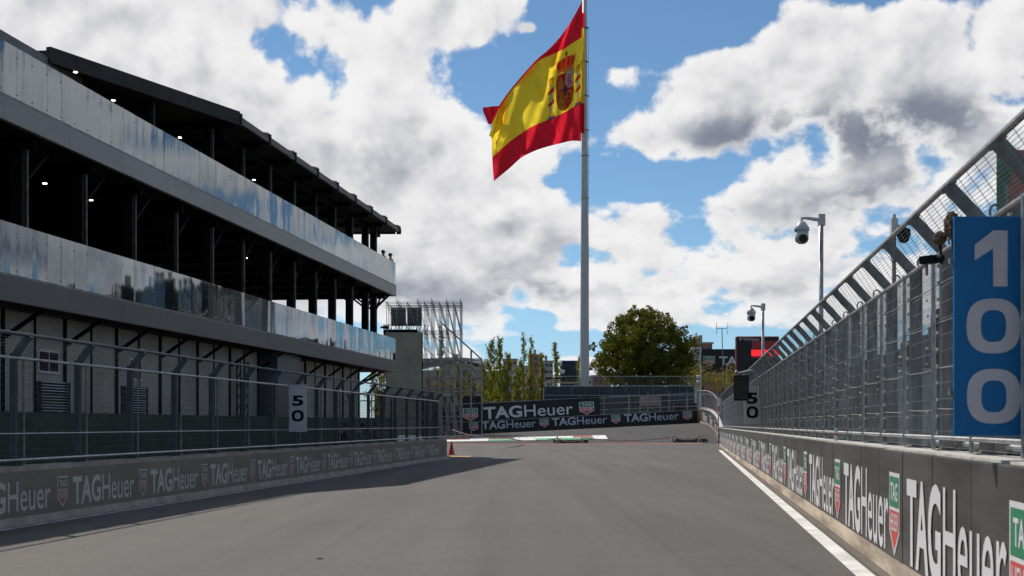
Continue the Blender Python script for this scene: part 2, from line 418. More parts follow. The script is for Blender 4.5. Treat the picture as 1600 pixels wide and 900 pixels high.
def dup(root, loc, rz=None, label=None):
    r = root.copy(); COL.objects.link(r); r.location = loc
    if rz is not None: r.rotation_euler = (0,0,rz)
    if label: r['label'] = label
    for ch in list(root.children):
        c = ch.copy(); COL.objects.link(c); c.parent = r
        for g in list(ch.children):
            d = g.copy(); COL.objects.link(d); d.parent = c
    return r
def P(px, py, Y):
    "the point at distance Y down the track that lies on that sight line"
    return Vector(((px-800)/2000*Y, Y, CAM_H+(663-py)/2000*Y))
def sst(x): x = max(0, min(1, x)); return x*x*(3-2*x)
def G(X, Y):
    "ground height: level straight, then a banked rise at the corner"
    return sst((Y-92)/28)*(0.6+1.1*max(-1.0, min(1.25, (X+5)/22)) * (1.0 if Y < 160 else 1.0))
def FR(L, Y): return 0.139*Y + L            # right-hand wall line
def FL(L, Y): return 0.118*Y - L            # left-hand wall line
AR = -math.atan(0.139); AL = -math.atan(0.118); AB = -math.atan(0.131)

# ------------------------------------------------------------------ lettering
def text_mesh(txt, bold=0.0, name='lettering', cen=True):
    cu = bpy.data.curves.new(name, 'FONT'); cu.body = txt; cu.size = 1.0; cu.offset = bold; cu.resolution_u = 4
    o = bpy.data.objects.new(name, cu); COL.objects.link(o)
    dg = bpy.context.evaluated_depsgraph_get()
    me = bpy.data.meshes.new_from_object(o.evaluated_get(dg))
    bpy.data.objects.remove(o); bpy.data.curves.remove(cu)
    return me
def mesh_pts(me): return [tuple(v.co) for v in me.vertices], [tuple(p.vertices) for p in me.polygons]
def bounds(vs): return (min(v[0] for v in vs), max(v[0] for v in vs), min(v[1] for v in vs), max(v[1] for v in vs))
def glyphs(mb, txt, x0, x1, y0, y1, bold=0.0, z=0.0, th=0.0):
    "lettering fitted into a rectangle of the mesh's own xy plane"
    me = text_mesh(txt, bold); v, f = mesh_pts(me); bpy.data.meshes.remove(me)
    a, b, c, d = bounds(v); sx = (x1-x0)/(b-a); sy = (y1-y0)/(d-c)
    i = len(mb.v); mb.v += [(x0+(p[0]-a)*sx, y0+(p[1]-c)*sy, z) for p in v]
    for q in f: mb.f.append(tuple(i+k for k in q)); mb.mi.append(mb.m)
def wordmark_mesh(m):
    "TAGHeuer in a unit box: width 1, cap height 1"
    mb = MB(); glyphs(mb, 'TAG', 0, 0.43, -0.01, 1.01, 0.028); glyphs(mb, 'Heuer', 0.455, 1.0, 0, 1.0, 0.004)
    return mb.mesh('lettering', m)
def poly(mb, pts, z=0.0): mb.quad([(x, y, z) for x, y in pts])
def emblem_mesh(ms=None):
    "shield: white edge, green half with TAG, red pointed half with HEUER; unit width and height"
    mb = MB()
    mb.m = 0; poly(mb, [(0,1),(0,.30),(.5,0),(1,.30),(1,1)])
    mb.m = 1; poly(mb, [(.05,.95),(.05,.585),(.95,.585),(.95,.95)], .002)
    mb.m = 2; poly(mb, [(.05,.545),(.05,.33),(.5,.06),(.95,.33),(.95,.545)], .002)
    mb.m = 0; glyphs(mb, 'TAG', .17, .83, .66, .88, .02, .004); glyphs(mb, 'HEUER', .12, .88, .30, .51, .01, .004)
    return mb.mesh('emblem', list(ms or (M_LETTER, M_LGREEN, M_LRED)))
ME_WORD = wordmark_mesh(M_LETTER); ME_WORD_DULL = wordmark_mesh(M_LETTER2)
ME_EMB = emblem_mesh()
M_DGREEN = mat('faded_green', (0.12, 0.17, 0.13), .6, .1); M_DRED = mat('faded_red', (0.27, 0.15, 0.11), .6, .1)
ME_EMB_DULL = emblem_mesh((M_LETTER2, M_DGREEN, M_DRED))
def put_flat(name, me, parent, o, xd, w, h, up=Vector((0,0,1))):
    "place a unit lettering mesh: lower left corner o, reading direction xd, size w x h"
    xd = Vector(xd).normalized(); n = xd.cross(up)
    ob = add(name, me, parent)
    up2 = up
    M = Matrix(((xd.x*w, up2.x*h, n.x, o[0]), (xd.y*w, up2.y*h, n.y, o[1]), (xd.z*w, up2.z*h, n.z, o[2]), (0,0,0,1)))
    ob.matrix_local = M
    return ob
# ================================================================== the ground
def sheet(name, xs, ys, dz, m, kind='structure', xf=None):
    mb = MB(); nx = len(xs)
    for y in ys:
        for x in xs:
            X = xf(x, y) if xf else x
            mb.v.append((X, y, G(X, y)+dz))
    for j in range(len(ys)-1):
        for i in range(nx-1):
            a = j*nx+i; mb.f.append((a, a+1, a+nx+1, a+nx)); mb.mi.append(0)
    o = mb.build(name, m, smooth=True); tag(o, kind=kind); return o
def frange(a, b, s):
    n = max(1, int(round((b-a)/s))); return [a+(b-a)*i/n for i in range(n+1)]
sheet('ground', [-2500, -900, -300, -120, -60]+frange(-40, 44, 3)+[60, 120, 300, 900, 2500],
      [-400, -100, -30, 0, 40, 80]+frange(90, 124, 2)+[140, 180, 260, 500, 1000, 2000, 4500], -0.02, M_GROUND)
sheet('race_track', [-14, -10.6]+frange(-8, 16, 2)+[22], [-25, 0, 40, 80]+frange(90, 97, 1), 0.0, M_ASPH, xf=lambda x, y: FR(2.0, y) if x > 20 else (FL(10.45, y) if x < -12 else (FL(10.45,y)+(FR(2.0,y)-FL(10.45,y))*((x+14)/36))))
sheet('runoff_road', frange(-40, 30, 2), frange(97, 121, 1), 0.0, M_ASPH2)
sheet('pit_lane', [0, 1, 2, 3], [-25, 0, 40, 80, 97], -0.004, M_ASPH, xf=lambda x, y: FL(10.4, y)-x*9.0)
sheet('wall_apron', [2.0, 2.25], frange(-20, 90, 10)+frange(91, 97, 1), 0.004, M_APRON, xf=lambda x, y: FR(x, y))
sheet('edge_line', [1.75, 1.955], frange(-20, 79, 3), 0.004, M_EDGE, xf=lambda x, y: FR(x, y))
sheet('pit_wall_line', [10.06, 9.92], frange(0, 60, 3), 0.004, M_WORN, xf=lambda x, y: FL(x, y))
sheet('red_line', frange(-12, 14.5, 1), [97.0, 97.35, 97.7], 0.006, M_REDP)
sheet('pit_exit_line', frange(-3.0, -1.7, .1), [61.6, 61.8], 0.006, M_PAINT, xf=lambda x, y: x + (y-61.6)*0.4)
sheet('pit_exit_paint', frange(-3.05, -2.05, .25), [62.4, 63.6, 64.4], 0.006, mat('orange_paint', (0.62, 0.30, 0.05), 0.7, 0.2))
for px_, py_, lab, mm, r_ in ((1175, 727, 'pale stone chip lying on the track near the white edge line', M_PAINT, .05), (500, 874, 'dark dead leaf lying on the asphalt in the foreground', M_BARK, .03), (1152, 692, 'white scrap lying by the far end of the white edge line', M_PAINT, .04), (1203, 735, 'tan stone chip between the edge line and the wall', M_CONC, .035)):
    Yd = 1.6*2000/(py_-663); t_ = P(px_, py_, Yd); mb = MB()
    mb.lathe([(r_*.7,0),(r_,r_*.3),(r_*.6,r_*.7)], n=5)
    o_ = tag(add('litter', mb.mesh('litter', mm)), lab, 'litter', kind='thing'); o_.location = (t_.x, Yd, .006); o_.scale = (1.6, .8, .6)
# raised chicane kerb: alternating colours, a thing of its own
kb = thing('track_kerb', 'low red white and green striped kerb lying on the dark asphalt before the far banners', 'kerb', (0, 104, 0))
def kerb_piece(name, x0, x1, y0, y1, h0, h1, m):
    mb = MB(); n = 4
    for i in range(n):
        xa = x0+(x1-x0)*i/n; xb = x0+(x1-x0)*(i+1)/n
        def q(x, y, h): return (x, y-104, G(x, y)+h)
        mb.hexa([q(xa,y0,-.05), q(xb,y0,-.05), q(xb,y1,-.05), q(xa,y1,-.05), q(xa,y0,h0), q(xb,y0,h0), q(xb,y1,h1), q(xa,y1,h1)])
    return mb.build(name, m, kb)
xs = [-8.6, -6.0, -3.4, -1.9, .2, 1.9, 3.5, 5.0, 6.6, 7.7]
for i in range(len(xs)-1):
    a, b = xs[i], xs[i+1]
    front = (M_PAINT if i in (0, 1, 2, 8) else (M_GREENP if i not in (4,) else M_PAINT))
    back = (M_PAINT if i in (0, 8, 5) else (M_REDP if i % 2 else M_PAINT))
    kerb_piece('front_strip', a, b-.01, 102.6, 103.9, .035, .10, front)
    kerb_piece('rear_strip', a, b-.01, 103.92, 105.6, .10, .12, back)

# ================================================================== right-hand barrier wall
cR = math.cos(AR)
WH = 1.33
rw = thing('barrier_wall', 'long grey padded barrier wall with large white lettering along the right edge of the track', 'wall', (FR(2.174, 0), 0, 0), AR)
def ry(Y): return Y/cR
mb = MB()
y0, y1 = ry(-6), ry(95)
mb.hexa([(-.05,y0,0),(.45,y0,0),(.45,y1,.02),(-.05,y1,.02),(.0,y0,.19),(.45,y0,.19),(.45,y1,.19),(.0,y1,.19)])
mb.build('concrete_base', M_CONC_TAN, rw)
mb = MB(); mb.box(.07, .45, y0, y1, .192, WH-.03); mb.build('concrete_core', M_CONC, rw)
mb = MB()
for k in range(25):
    ya = y0+(y1-y0)*k/25; yb = y0+(y1-y0)*(k+1)/25-.02
    mb.box(.055, .47, ya, yb, WH-.028, WH+.012)
mb.build('concrete_cap', M_CAP, rw)
k = 0; yy = y0
while yy < y1:
    mb = MB(); w = 1.6
    mb.box(-.012+random.uniform(-.003,.003), .052, yy+.009, min(yy+w, y1)-.009, .185, WH-.006+random.uniform(-.004,.004))
    mb.build('pad', M_PAD, rw, bevel=.012)
    yy += w; k += 1
# lettering repeats every 5.2 m; shield then wordmark, reading towards the camera
def z_of(px, L=2.174, vp=1078): return L*2000/(px-vp)
z_sh = 2000*2.174/(1409-1078.0)          # near edge of one shield
rep = 5.2
for j in range(-2, 18):
    Yn = z_sh + rep*j
    if Yn > 94 or Yn < 1: continue
    put_flat('emblem', ME_EMB, rw, (-.020, ry(Yn+.69), .21), (0,-1,0), .68, .88)
    if Yn-.45-4.05 > 0: put_flat('lettering', ME_WORD, rw, (-.020, ry(Yn-.42), .215), (0,-1,0), 4.05, .85)

# far curve of the same wall
CURVE = [(FR(2.174, 95), 95), (16.25, 101), (17.0, 107), (17.45, 113), (17.5, 120.4)]
cw = thing('barrier_wall', 'curved far end of the right barrier climbing towards the corner with pale lettering', 'wall', (CURVE[0][0], CURVE[0][1], 0))
def along(pts, n):
    "n+1 evenly spaced points on a polyline"
    seg = [math.dist(pts[i], pts[i+1]) for i in range(len(pts)-1)]; tot = sum(seg); res = []
    for k in range(n+1):
        d = tot*k/n; i = 0
        while i < len(seg)-1 and d > seg[i]: d -= seg[i]; i += 1
        t = d/seg[i]; a, b = pts[i], pts[i+1]
        res.append((a[0]+(b[0]-a[0])*t, a[1]+(b[1]-a[1])*t))
    return res
cp = along(CURVE, 16)
def wallstrip(pts, org, z0, z1, x0, x1, gap=0.0):
    mb = MB()
    for i in range(len(pts)-1):
        a, b = Vector((*pts[i], 0)), Vector((*pts[i+1], 0)); d = (b-a).normalized(); nrm = Vector((d.y, -d.x, 0))
        b = b-d*gap
        ga, gb = G(a.x, a.y), G(b.x, b.y); o = Vector(org)
        def q(p, x, z): r = p+nrm*x-o; r.z = z; return r
        mb.hexa([q(a,x0,ga+z0), q(a,x1,ga+z0), q(b,x1,gb+z0), q(b,x0,gb+z0), q(a,x0,ga+z1), q(a,x1,ga+z1), q(b,x1,gb+z1), q(b,x0,gb+z1)])
    return mb
wallstrip(cp, cw.location, -.2, .19, 0, .45).build('concrete_base', M_CONC_TAN, cw)
wallstrip(cp, cw.location, .19, WH-.02, 0.0, .42, .015).build('pad_facing', M_PAD, cw)
wallstrip(cp, cw.location, WH-.02, WH+.015, .03, .47).build('concrete_cap', M_CAP, cw)
for i in range(0, 15, 3):
    a, b = Vector((*cp[i+2], 0)), Vector((*cp[i], 0)); d = (b-a); d.z = G(b.x,b.y)-G(a.x,a.y); L = d.length; d.normalize()
    n = Vector((d.y, -d.x, 0)).normalized(); o = a-Vector(cw.location)+n*.03; o.z = G(a.x, a.y)+.25
    n = d.cross(Vector((0,0,1))).normalized(); up = n.cross(d)
    o = a-Vector(cw.location)+n*.03; o.z = G(a.x, a.y)+.28
    put_flat('lettering', ME_WORD, cw, o, d, L*.85, .75, up)

# ================================================================== right-hand debris fence
rf = thing('debris_fence', 'tall galvanised debris fence with inward leaning arms on top of the right barrier wall', 'fence', (FR(2.174, 0), 0, 0), AR)
LP = (2.52-2.174); LT = (2.20-2.174)
ZA, ZT = 3.30, 3.62
posts = [9.17+1.72*i for i in range(-6, 50) if 9.17+1.72*i < 95]
def post_mesh(zb):
    mb = MB()
    mb.box(-.045, .045, -.012, .012, zb, ZA+.05)               # web
    mb.box(-.062, -.048, -.05, .05, zb, ZA+.02)
    mb.box(.048, .062, -.05, .05, zb, ZA+.06)
    mb.box(-.05, .05, .055, .075, zb+.4, zb+.48); mb.box(-.05, .05, .055, .075, zb+1.3, zb+1.38)
    mb.box(-.11, .11, -.08, .08, zb, zb+.015)
    return mb.mesh('post', M_GALVD)
def arm_mesh():
    mb = MB(); a = Vector((0.01, 0, ZA-.05)); b = Vector((LT-LP, 0, ZT))
    mb.bar(a, b, .075, .10)
    d = (b-a).normalized(); mb.bar(b-d*.02, b+d*.02, .10, .13)
    return mb.mesh('arm', M_GALVD)
def ear_mesh():
    mb = MB()
    for k in range(10):
        a = 2*math.pi*k/10; b = 2*math.pi*(k+1)/10
        mb.bar((.06+.045*math.cos(a), 0, ZA+.1+.06*math.sin(a)), (.06+.045*math.cos(b), 0, ZA+.1+.06*math.sin(b)), .02)
    return mb.mesh('cable_eye', M_GALVD)
PM, AM, EM = post_mesh(WH+.013), arm_mesh(), ear_mesh()
mbp = MB(); mbp.tube([(0,0,WH+.02),(0,0,ZA-.02)], .021, 7); PIPE = mbp.mesh('frame_pipe', M_GALV)
for Y in posts:
    p = add('post', PM, rf); p.location = (LP, ry(Y), 0)
    a = add('arm', AM, p)
    e = add('cable_eye', EM, p)
    q = add('frame_pipe', PIPE, p); q.location = (-.10, .16, 0)
yA, yB = ry(posts[0]-.5), ry(95)
for nm, x, z, r, m in (('top_rail', LT, ZT+.03, .026, M_GALV), ('shoulder_rail', LP-.09, ZA-.04, .024, M_GALV), ('bottom_rail', LP-.09, WH+.14, .02, M_GALV)):
    mb = MB(); mb.tube([(x, yA, z), (x, yB, z)], r, 7); mb.build(nm, m, rf)
for z in (1.75, 2.15, 2.6, 2.98):
    mb = MB()
    for i in range(len(posts)-1):
        a, b = ry(posts[i]), ry(posts[i+1]); s = .012
        mb.tube([(LP-.07, a, z), (LP-.07, (a+b)/2, z-s), (LP-.07, b, z)], .005, 4, cap=False)
    mb.build('restraint_cable', M_GALVD, rf)
def mesh_panel(mb, x0, z0, x1, z1, ya, yb, sy, sz, r):
    n = int((yb-ya)/sy)
    for i in range(n+1):
        y = ya+sy*i; mb.wire((x0, y, z0), (x1, y, z1), r)
    ln = math.hypot(x1-x0, z1-z0); m = int(ln/sz)
    for j in range(m+1):
        t = j/m; mb.wire((x0+(x1-x0)*t, ya, z0+(z1-z0)*t), (x0+(x1-x0)*t, yb, z0+(z1-z0)*t), r)
mb = MB(); mesh_panel(mb, LP-.065, WH+.05, LP-.065, ZA-.05, yA, yB, .042, .15, .0026); mb_mesh = mb
mb = MB(); mesh_panel(mb, LP-.065, ZA-.05, LT+.01, ZT, yA, yB, .30, .030, .0030); mb.build('overhang_mesh', M_WIRE, rf)
# clips and bright fixings woven into the mesh along each post
mb = mb_mesh; mb.m = 1
for Y in posts:
    for z in frange(1.5, 3.15, .16):
        mb.box(LP-.085, LP-.06, ry(Y)+.06, ry(Y)+.10, z, z+.03)
        if random.random() < .6: mb.box(LP-.085, LP-.06, ry(Y)+.62+random.uniform(-.1,.1), ry(Y)+.66, z+.05, z+.07)
mb.build('wire_mesh', [M_WIRE, mat('bright_clip', (0.60, 0.59, 0.56), 0.4, 0.2, metal=0.3)], rf)

# curved continuation of the fence
cf = thing('debris_fence', 'far curved stretch of debris fence bending left behind the climbing barrier', 'fence', (CURVE[0][0], CURVE[0][1], 0))
pts = along(CURVE, 14)
org = Vector(cf.location)
def off(i, x, z):
    a, b = Vector((*pts[max(i-1,0)], 0)), Vector((*pts[min(i+1, len(pts)-1)], 0)); d = (b-a).normalized(); n = Vector((d.y, -d.x, 0))
    p = Vector((*pts[i], 0)); r = p+n*x-org; r.z = G(p.x, p.y)+z; return r
for i in range(len(pts)):
    mb = MB(); mb.bar(off(i,.33,WH), off(i,.33,2.75), .08); p = mb.build('post', M_GALVD, cf)
    mb = MB(); mb.bar(off(i,.33,2.72), off(i,.05,3.0), .08); mb.build('arm', M_GALVD, p)
for z, x in ((3.02,.03), (2.7,.28), (WH+.1,.28)):
    mb = MB(); mb.tube([off(i,x,z) for i in range(len(pts))], .03, 6); mb.build('rail', M_GALV, cf)
mb = MB()
for j in range(20):
    z = WH+.1+j*.085
    mb.tube([off(i,.27,z) for i in range(len(pts))], .006, 3, cap=False)
for i in range(len(pts)-1):
    for t in range(14):
        a = off(i,.27,WH+.1).lerp(off(i+1,.27,WH+.1), t/14); b = off(i,.27,2.72).lerp(off(i+1,.27,2.72), t/14); c = off(i,.05,3.0).lerp(off(i+1,.05,3.0), t/14)
        mb.wire(a, b, .006); mb.wire(b, c, .006)
mb.build('wire_mesh', M_WIRE, cf)

# ================================================================== left-hand pit wall and fence
cL = math.cos(AL)
lw = thing('pit_wall', 'low shaded concrete pit wall with dull white lettering along the left of the track', 'wall', (FL(10.2, 0), 0, 0), AL)
ya, yb = 12.0, 60.4/cL
LW = .924
mb = MB()
mb.hexa([(.05,ya,0),(-.5,ya,0),(-.5,yb,0),(.05,yb,0),(0,ya,.14),(-.5,ya,.14),(-.5,yb,.14),(0,yb,.14)])
mb.build('concrete_foot', M_CONC, lw, fix=True)
mb = MB()
n = 12
for k in range(n):
    mb.box(-.5, -.012, ya+(yb-ya)*k/n, ya+(yb-ya)*(k+1)/n-.012, .142, LW)
mb.build('concrete_block', M_CONC, lw)
mb = MB()
for k in range(n):
    mb.box(-.010, .004, ya+(yb-ya)*k/n+.004, ya+(yb-ya)*(k+1)/n-.006, .10, LW-.07)
mb.build('banner_facing', M_LPAD, lw)
Y0 = 20400/ (1036-97.0)
j = -3
while True:
    Ys = Y0+3.36*j; j += 1
    if Ys/cL < ya: continue
    if (Ys+3.1)/cL > yb: break
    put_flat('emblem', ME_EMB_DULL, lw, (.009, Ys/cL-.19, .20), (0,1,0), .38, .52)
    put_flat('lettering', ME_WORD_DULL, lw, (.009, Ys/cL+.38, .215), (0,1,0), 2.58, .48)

lf = thing('debris_fence', 'blue grey debris fence with short leaning arms standing on the low left pit wall', 'fence', (FL(10.2, 0), 0, 0), AL)
lposts = [20.7+2.27*i for i in range(-4, 18)]
XP, XT, ZLA, ZLT = -.32, -.06, 2.70, 3.02
mb = MB(); mb.box(-.05,.05,-.045,.045,LW,ZLA+.05); mb.box(-.11,.11,-.08,.08,LW+.001,LW+.016); LPM = mb.mesh('post', M_BLUEF)
mb = MB(); mb.bar((-.02,0,ZLA-.05),(XT-XP,0,ZLT),.07,.11); mb.bar((XT-XP-.02,0,ZLT-.02),(XT-XP+.02,0,ZLT+.02),.1,.12); LAM = mb.mesh('arm', M_BLUEF)
mb = MB(); mb.tube([(0,0,LW+.01),(0,0,ZLA-.02)], .02, 6); LPIPE = mb.mesh('frame_pipe', M_GALVD)
for Y in lposts:
    p = add('post', LPM, lf); p.location = (XP, Y/cL, 0)
    add('arm', LAM, p)
    q = add('frame_pipe', LPIPE, p); q.location = (.08, .18, 0)
ya2, yb2 = lposts[0]/cL-.4, lposts[-1]/cL
for nm, x, z, r, m in (('top_rail', XT, ZLT+.02, .03, M_BLUEF), ('shoulder_rail', XP+.1, ZLA-.03, .024, M_GALV), ('middle_rail', XP+.09, 1.45, .012, M_GALV), ('bottom_rail', XP+.1, LW+.10, .022, M_GALV)):
    mb = MB(); mb.tube([(x, ya2, z), (x, yb2, z)], r, 7); mb.build(nm, m, lf)
mb = MB(); mesh_panel(mb, XP+.065, LW+.05, XP+.065, ZLA-.05, ya2, yb2, .075, .10, .003); mb.build('wire_mesh', M_BLUEF, lf)
mb = MB(); mesh_panel(mb, XP+.065, ZLA-.05, XT, ZLT, ya2, yb2, .15, .05, .003); mb.build('overhang_mesh', M_BLUEF, lf)
# return leg behind the wall's end
rt = thing('debris_fence', 'short dark return of debris fence running left from the end of the pit wall', 'fence', (FL(10.6, 60.2), 60.2, 0), AL+R(82))
for i in range(6):
    y = .2+i*2.1
    mb = MB(); mb.bar((0,y,0),(0,y,2.72),.09); p = mb.build('post', M_BLUEF, rt)
    mb = MB(); mb.bar((0,y,2.70),(-.25,y,3.0),.08,.1); mb.build('arm', M_GALVD if i in (1,3) else M_BLUEF, p)
for x, z in ((-.25,3.02),(0,2.72),(0,1.9),(0,.3)):
    mb = MB(); mb.tube([(x,0,z),(x,10.9,z)], .025, 6); mb.build('rail', M_GALV, rt)
mb = MB(); mesh_panel(mb, .03, .3, .03, 2.7, 0, 10.9, .10, .14, .004); mb.build('wire_mesh', M_BLUEF, rt)

# ================================================================== distance boards
def num_poly(mb, d, x0, x1, z0, z1):
    "sign numerals: 1 as a flagged stem, 0 as a thick rounded ring; 5 from the lettering"
    X = lambda u: x0+(x1-x0)*u
    Z = lambda v: z0+(z1-z0)*v
    if d == '1':
        mb.quad([(X(.56),Z(0),0),(X(1.0),Z(0),0),(X(1.0),Z(1),0),(X(.56),Z(1),0)])
        mb.quad([(X(0),Z(.47),0),(X(.56),Z(.68),0),(X(.56),Z(1),0),(X(0),Z(.74),0)])
    elif d == '0':
        n = 40; po = []; pi = []
        for k in range(n):
            a = 2*math.pi*k/n; c, s_ = math.cos(a), math.sin(a)
            e = lambda q, p: math.copysign(abs(q)**p, q)
            po.append((X(.5+.5*e(c,.78)), Z(.5+.5*e(s_,.78)), 0)); pi.append((X(.5+.235*e(c,.72)), Z(.5+.29*e(s_,.72)), 0))
        for k in range(n):
            q = (k+1) % n; mb.quad([pi[k], po[k], po[q], pi[q]])
    else: glyphs(mb, d, x0, x1, z0, z1, .035)
def board(label, loc, rz, w, h, digits, mb_, md, layout, th=.03):
    t = thing('distance_sign', label, 'distance sign', loc, rz)
    mb = MB(); mb.box(-w/2, w/2, 0, th, 0, h); mb.build('panel', mb_, t, bevel=.006)
    for d, (x0, x1, z0, z1) in zip(digits, layout):
        mb = MB(); num_poly(mb, d, x0*w-w/2, x1*w-w/2, z0*h, z1*h)
        o = add('numeral', mb.mesh('numeral', md), t); o.matrix_local = Matrix(((1,0,0,0),(0,0,-1,-.004),(0,1,0,0),(0,0,0,1)))
    for z in (.2*h, .8*h):
        mb = MB(); mb.box(-w/2-.02, w/2+.02, th+.004, th+.04, z-.02, z+.02); mb.build('bracket', M_GALVD, t)
    return t
p = P(1552, 681, 9.3)
board('tall blue sign with white numerals 100 hanging on the right fence', (p.x, 9.3, p.z), 0, .567, 1.595, '100', M_BOARDBLUE, M_NUMW, [(.26,.68,.68,.935),(.155,.845,.375,.625),(.16,.85,.055,.305)])
p = P(1175.5, 662, 44.6)
board('white sign with black numerals 50 on the right fence behind the black light panel', (p.x, 44.6, p.z), 0, .56, 1.32, '50', M_BOARDW, M_BLACK, [(.16,.84,.52,.82),(.14,.86,.14,.46)])
p = P(466, 675, 35.8)
board('white sign with black numerals 50 fixed to the left fence', (p.x+.02, 35.6, p.z), 0, .50, 1.32, '50', M_BOARDW, M_BLACK, [(.18,.82,.55,.77),(.16,.84,.22,.46)])

# marshal light panel on a cantilever bracket
p = P(1160, 626, 43.4)
t = thing('marshal_signal', 'black marshal light panel hung from a silver bracket over the right wall', 'signal panel', (p.x, 43.4, p.z), R(-12))
mb = MB(); mb.box(-.29,.21,0,.16,0,.86); mb.build('housing', M_BLACK, t, bevel=.015)
mb = MB(); mb.box(-.26,.18,-.006,-.001,.04,.82)
mb.build('led_face', mat('led_face_off', (0.022,0.020,0.018), .6, .3, 6, .2), t)
mb = MB(); mb.tube([(-.22,.2,.90),(.15,.2,1.0),(.34,.22,1.04),(.56,.25,.66),(.56,.25,.1)], .04, 8); mb.build('bracket', M_GALV, t)
mb = MB(); mb.lathe([(.05,0),(.06,.06),(.03,.1)], (-.2,.2,.93), 10); mb.lathe([(.03,0),(.03,.05)], (.52,.2,.62), 8); mb.build('clamp', M_GALV, t)
# ================================================================== pit building
cB = math.cos(AB)
pb = thing('pit_building', 'three storey dark pit building with glass balconies and grey slab edges on the left', 'building', (-15.5, 0, 0), AB)
def by(Y): return Y/cB
B0, B1 = by(17), by(70)
# --- slabs
def slab(zb, zt, m, xin=-9.2):
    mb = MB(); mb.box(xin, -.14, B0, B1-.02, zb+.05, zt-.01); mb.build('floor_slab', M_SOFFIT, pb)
    y = B1
    while y > B0:
        ya = max(y-3.15, B0)
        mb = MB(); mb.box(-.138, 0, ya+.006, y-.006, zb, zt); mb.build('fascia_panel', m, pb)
        y -= 3.15
    mb = MB(); mb.box(xin, 0, B1-.018, B1+.0, zb, zt); mb.build('end_fascia', m, pb)
    y = B1-1.0 if zb > 6 else -1e3
    while y > B0:                                   # cross beams under the slab
        mb = MB(); mb.box(-8.5, -.4, y-.09, y+.09, zb-.22, zb+.048); mb.build('soffit_beam', M_BLACKST, pb)
        y -= 3.15
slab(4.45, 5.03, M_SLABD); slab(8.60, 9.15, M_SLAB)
# --- balustrades
def balustrade(z0, z1, w):
    r = MB()
    r.box(-.06, -.02, B0, B1, z0, z0+.06)
    bal = r.build('balustrade', M_GALVD, pb)
    y = B1-.01; k = 0
    while y-w > B0:
        mb = MB(); a = random.uniform(-.003,.003); tl = random.uniform(-.006,.006); e = w-.008
        c = -.04
        mb.hexa([(c-.006+a,y-e,z0+.062),(c+.006+a,y-e,z0+.062),(c+.006-a,y,z0+.062),(c-.006-a,y,z0+.062),
                 (c-.006+a+tl,y-e,z1),(c+.006+a+tl,y-e,z1),(c+.006-a+tl,y,z1),(c-.006-a+tl,y,z1)])
        mb.m = 1
        for z in (z0+.14, z1-.25): mb.box(c+.008, c+.018, y-.03, y-.006, z, z+.03)
        mb.build('glass_panel', [M_GLASS, M_GALVD], bal)
        y -= w; k += 1
    mb = MB(); x = -.1
    while x > -6:
        mb.box(x-1.1, x-.02, B1-.05, B1-.038, z0+.06, z1); x -= 1.12
    mb.build('end_glass', M_GLASS, bal)
balustrade(5.03, 6.28, .72); balustrade(9.15, 10.42, .72)
# --- columns
cols = [66.1-3.15*i for i in range(15)]+[67.9]
for Y in cols:
    for z0, z1 in ((5.03, 8.38), (9.15, 12.25)):
        inset = -2.9 if (z0 > 9 and Y < 38) else (-.62 if not (z0 > 9 and Y < 44) else -1.4)
        if z0 > 9: z1 = 11.69 if Y < 38.5 else 11.98
        mb = MB(); mb.box(inset-.30, inset, by(Y)-.15, by(Y)+.15, z0, z1); c = mb.build('column', M_BLACKST, pb)
        mb = MB(); mb.box(inset+.002, inset+.035, by(Y)+.06, by(Y)+.10, z0+.02, z1); mb.build('edge_trim', M_GALVD, c)
for Y in cols:                                      # brackets holding the upper slab
    mb = MB(); mb.bar((-.75, by(Y)-.05, 7.6), (-1.9, by(Y)-.05, 8.5), .09); mb.bar((-.66, by(Y)+.2, 7.7), (-.66, by(Y)+1.2, 8.5), .08)
    mb.build('bracket', M_BLACKST, pb)
for Y in cols[:7]:                                  # inner row of columns near the open end
    for z0, z1 in ((5.03, 8.38), (9.15, 12.0)):
        mb = MB(); mb.box(-7.6, -7.4, by(Y)-.1, by(Y)+.1, z0, z1); mb.build('column', M_BLACKST, pb)
# --- dark rooms behind, open at the far end
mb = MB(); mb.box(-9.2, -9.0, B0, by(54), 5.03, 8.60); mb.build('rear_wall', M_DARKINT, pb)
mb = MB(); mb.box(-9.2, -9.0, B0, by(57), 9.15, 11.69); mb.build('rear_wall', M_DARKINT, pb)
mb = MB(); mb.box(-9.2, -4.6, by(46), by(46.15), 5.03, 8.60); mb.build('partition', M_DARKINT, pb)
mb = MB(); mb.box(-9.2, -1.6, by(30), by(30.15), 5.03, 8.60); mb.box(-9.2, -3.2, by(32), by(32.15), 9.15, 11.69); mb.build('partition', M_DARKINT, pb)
for (a, b, zz0, zz1) in ((62.9, 66.1, 9.2, 12.2), (57, 60, 9.2, 12.2)):
    for off_ in (0, .35):
        mb = MB(); mb.bar((-6.6+off_, by(a), zz1-.2), (-2.0+off_, by(b), zz0+.4), .12); mb.build('stair_stringer', M_BLACKST, pb)
for Y in (57, 59.5, 62):
    mb = MB(); mb.bar((-7.5, by(Y), 5.2), (-4.6, by(Y), 8.4), .08); mb.bar((-7.5, by(Y), 8.4), (-4.6, by(Y), 5.2), .08); mb.build('cross_brace', M_BLACKST, pb)
mb = MB(); mb.box(-.75, -.60, by(66.0), by(66.3), 8.2, 8.5); mb.bar((-.62, by(67.9), 7.8), (-.3, by(69.4), 8.58), .09); mb.build('end_bracket', M_BLACKST, pb)
mb = MB(); mb.bar((-1.0, by(66.2), 3.7), (-.4, by(68.6), 4.44), .10); mb.build('end_bracket', M_BLACKST, pb)
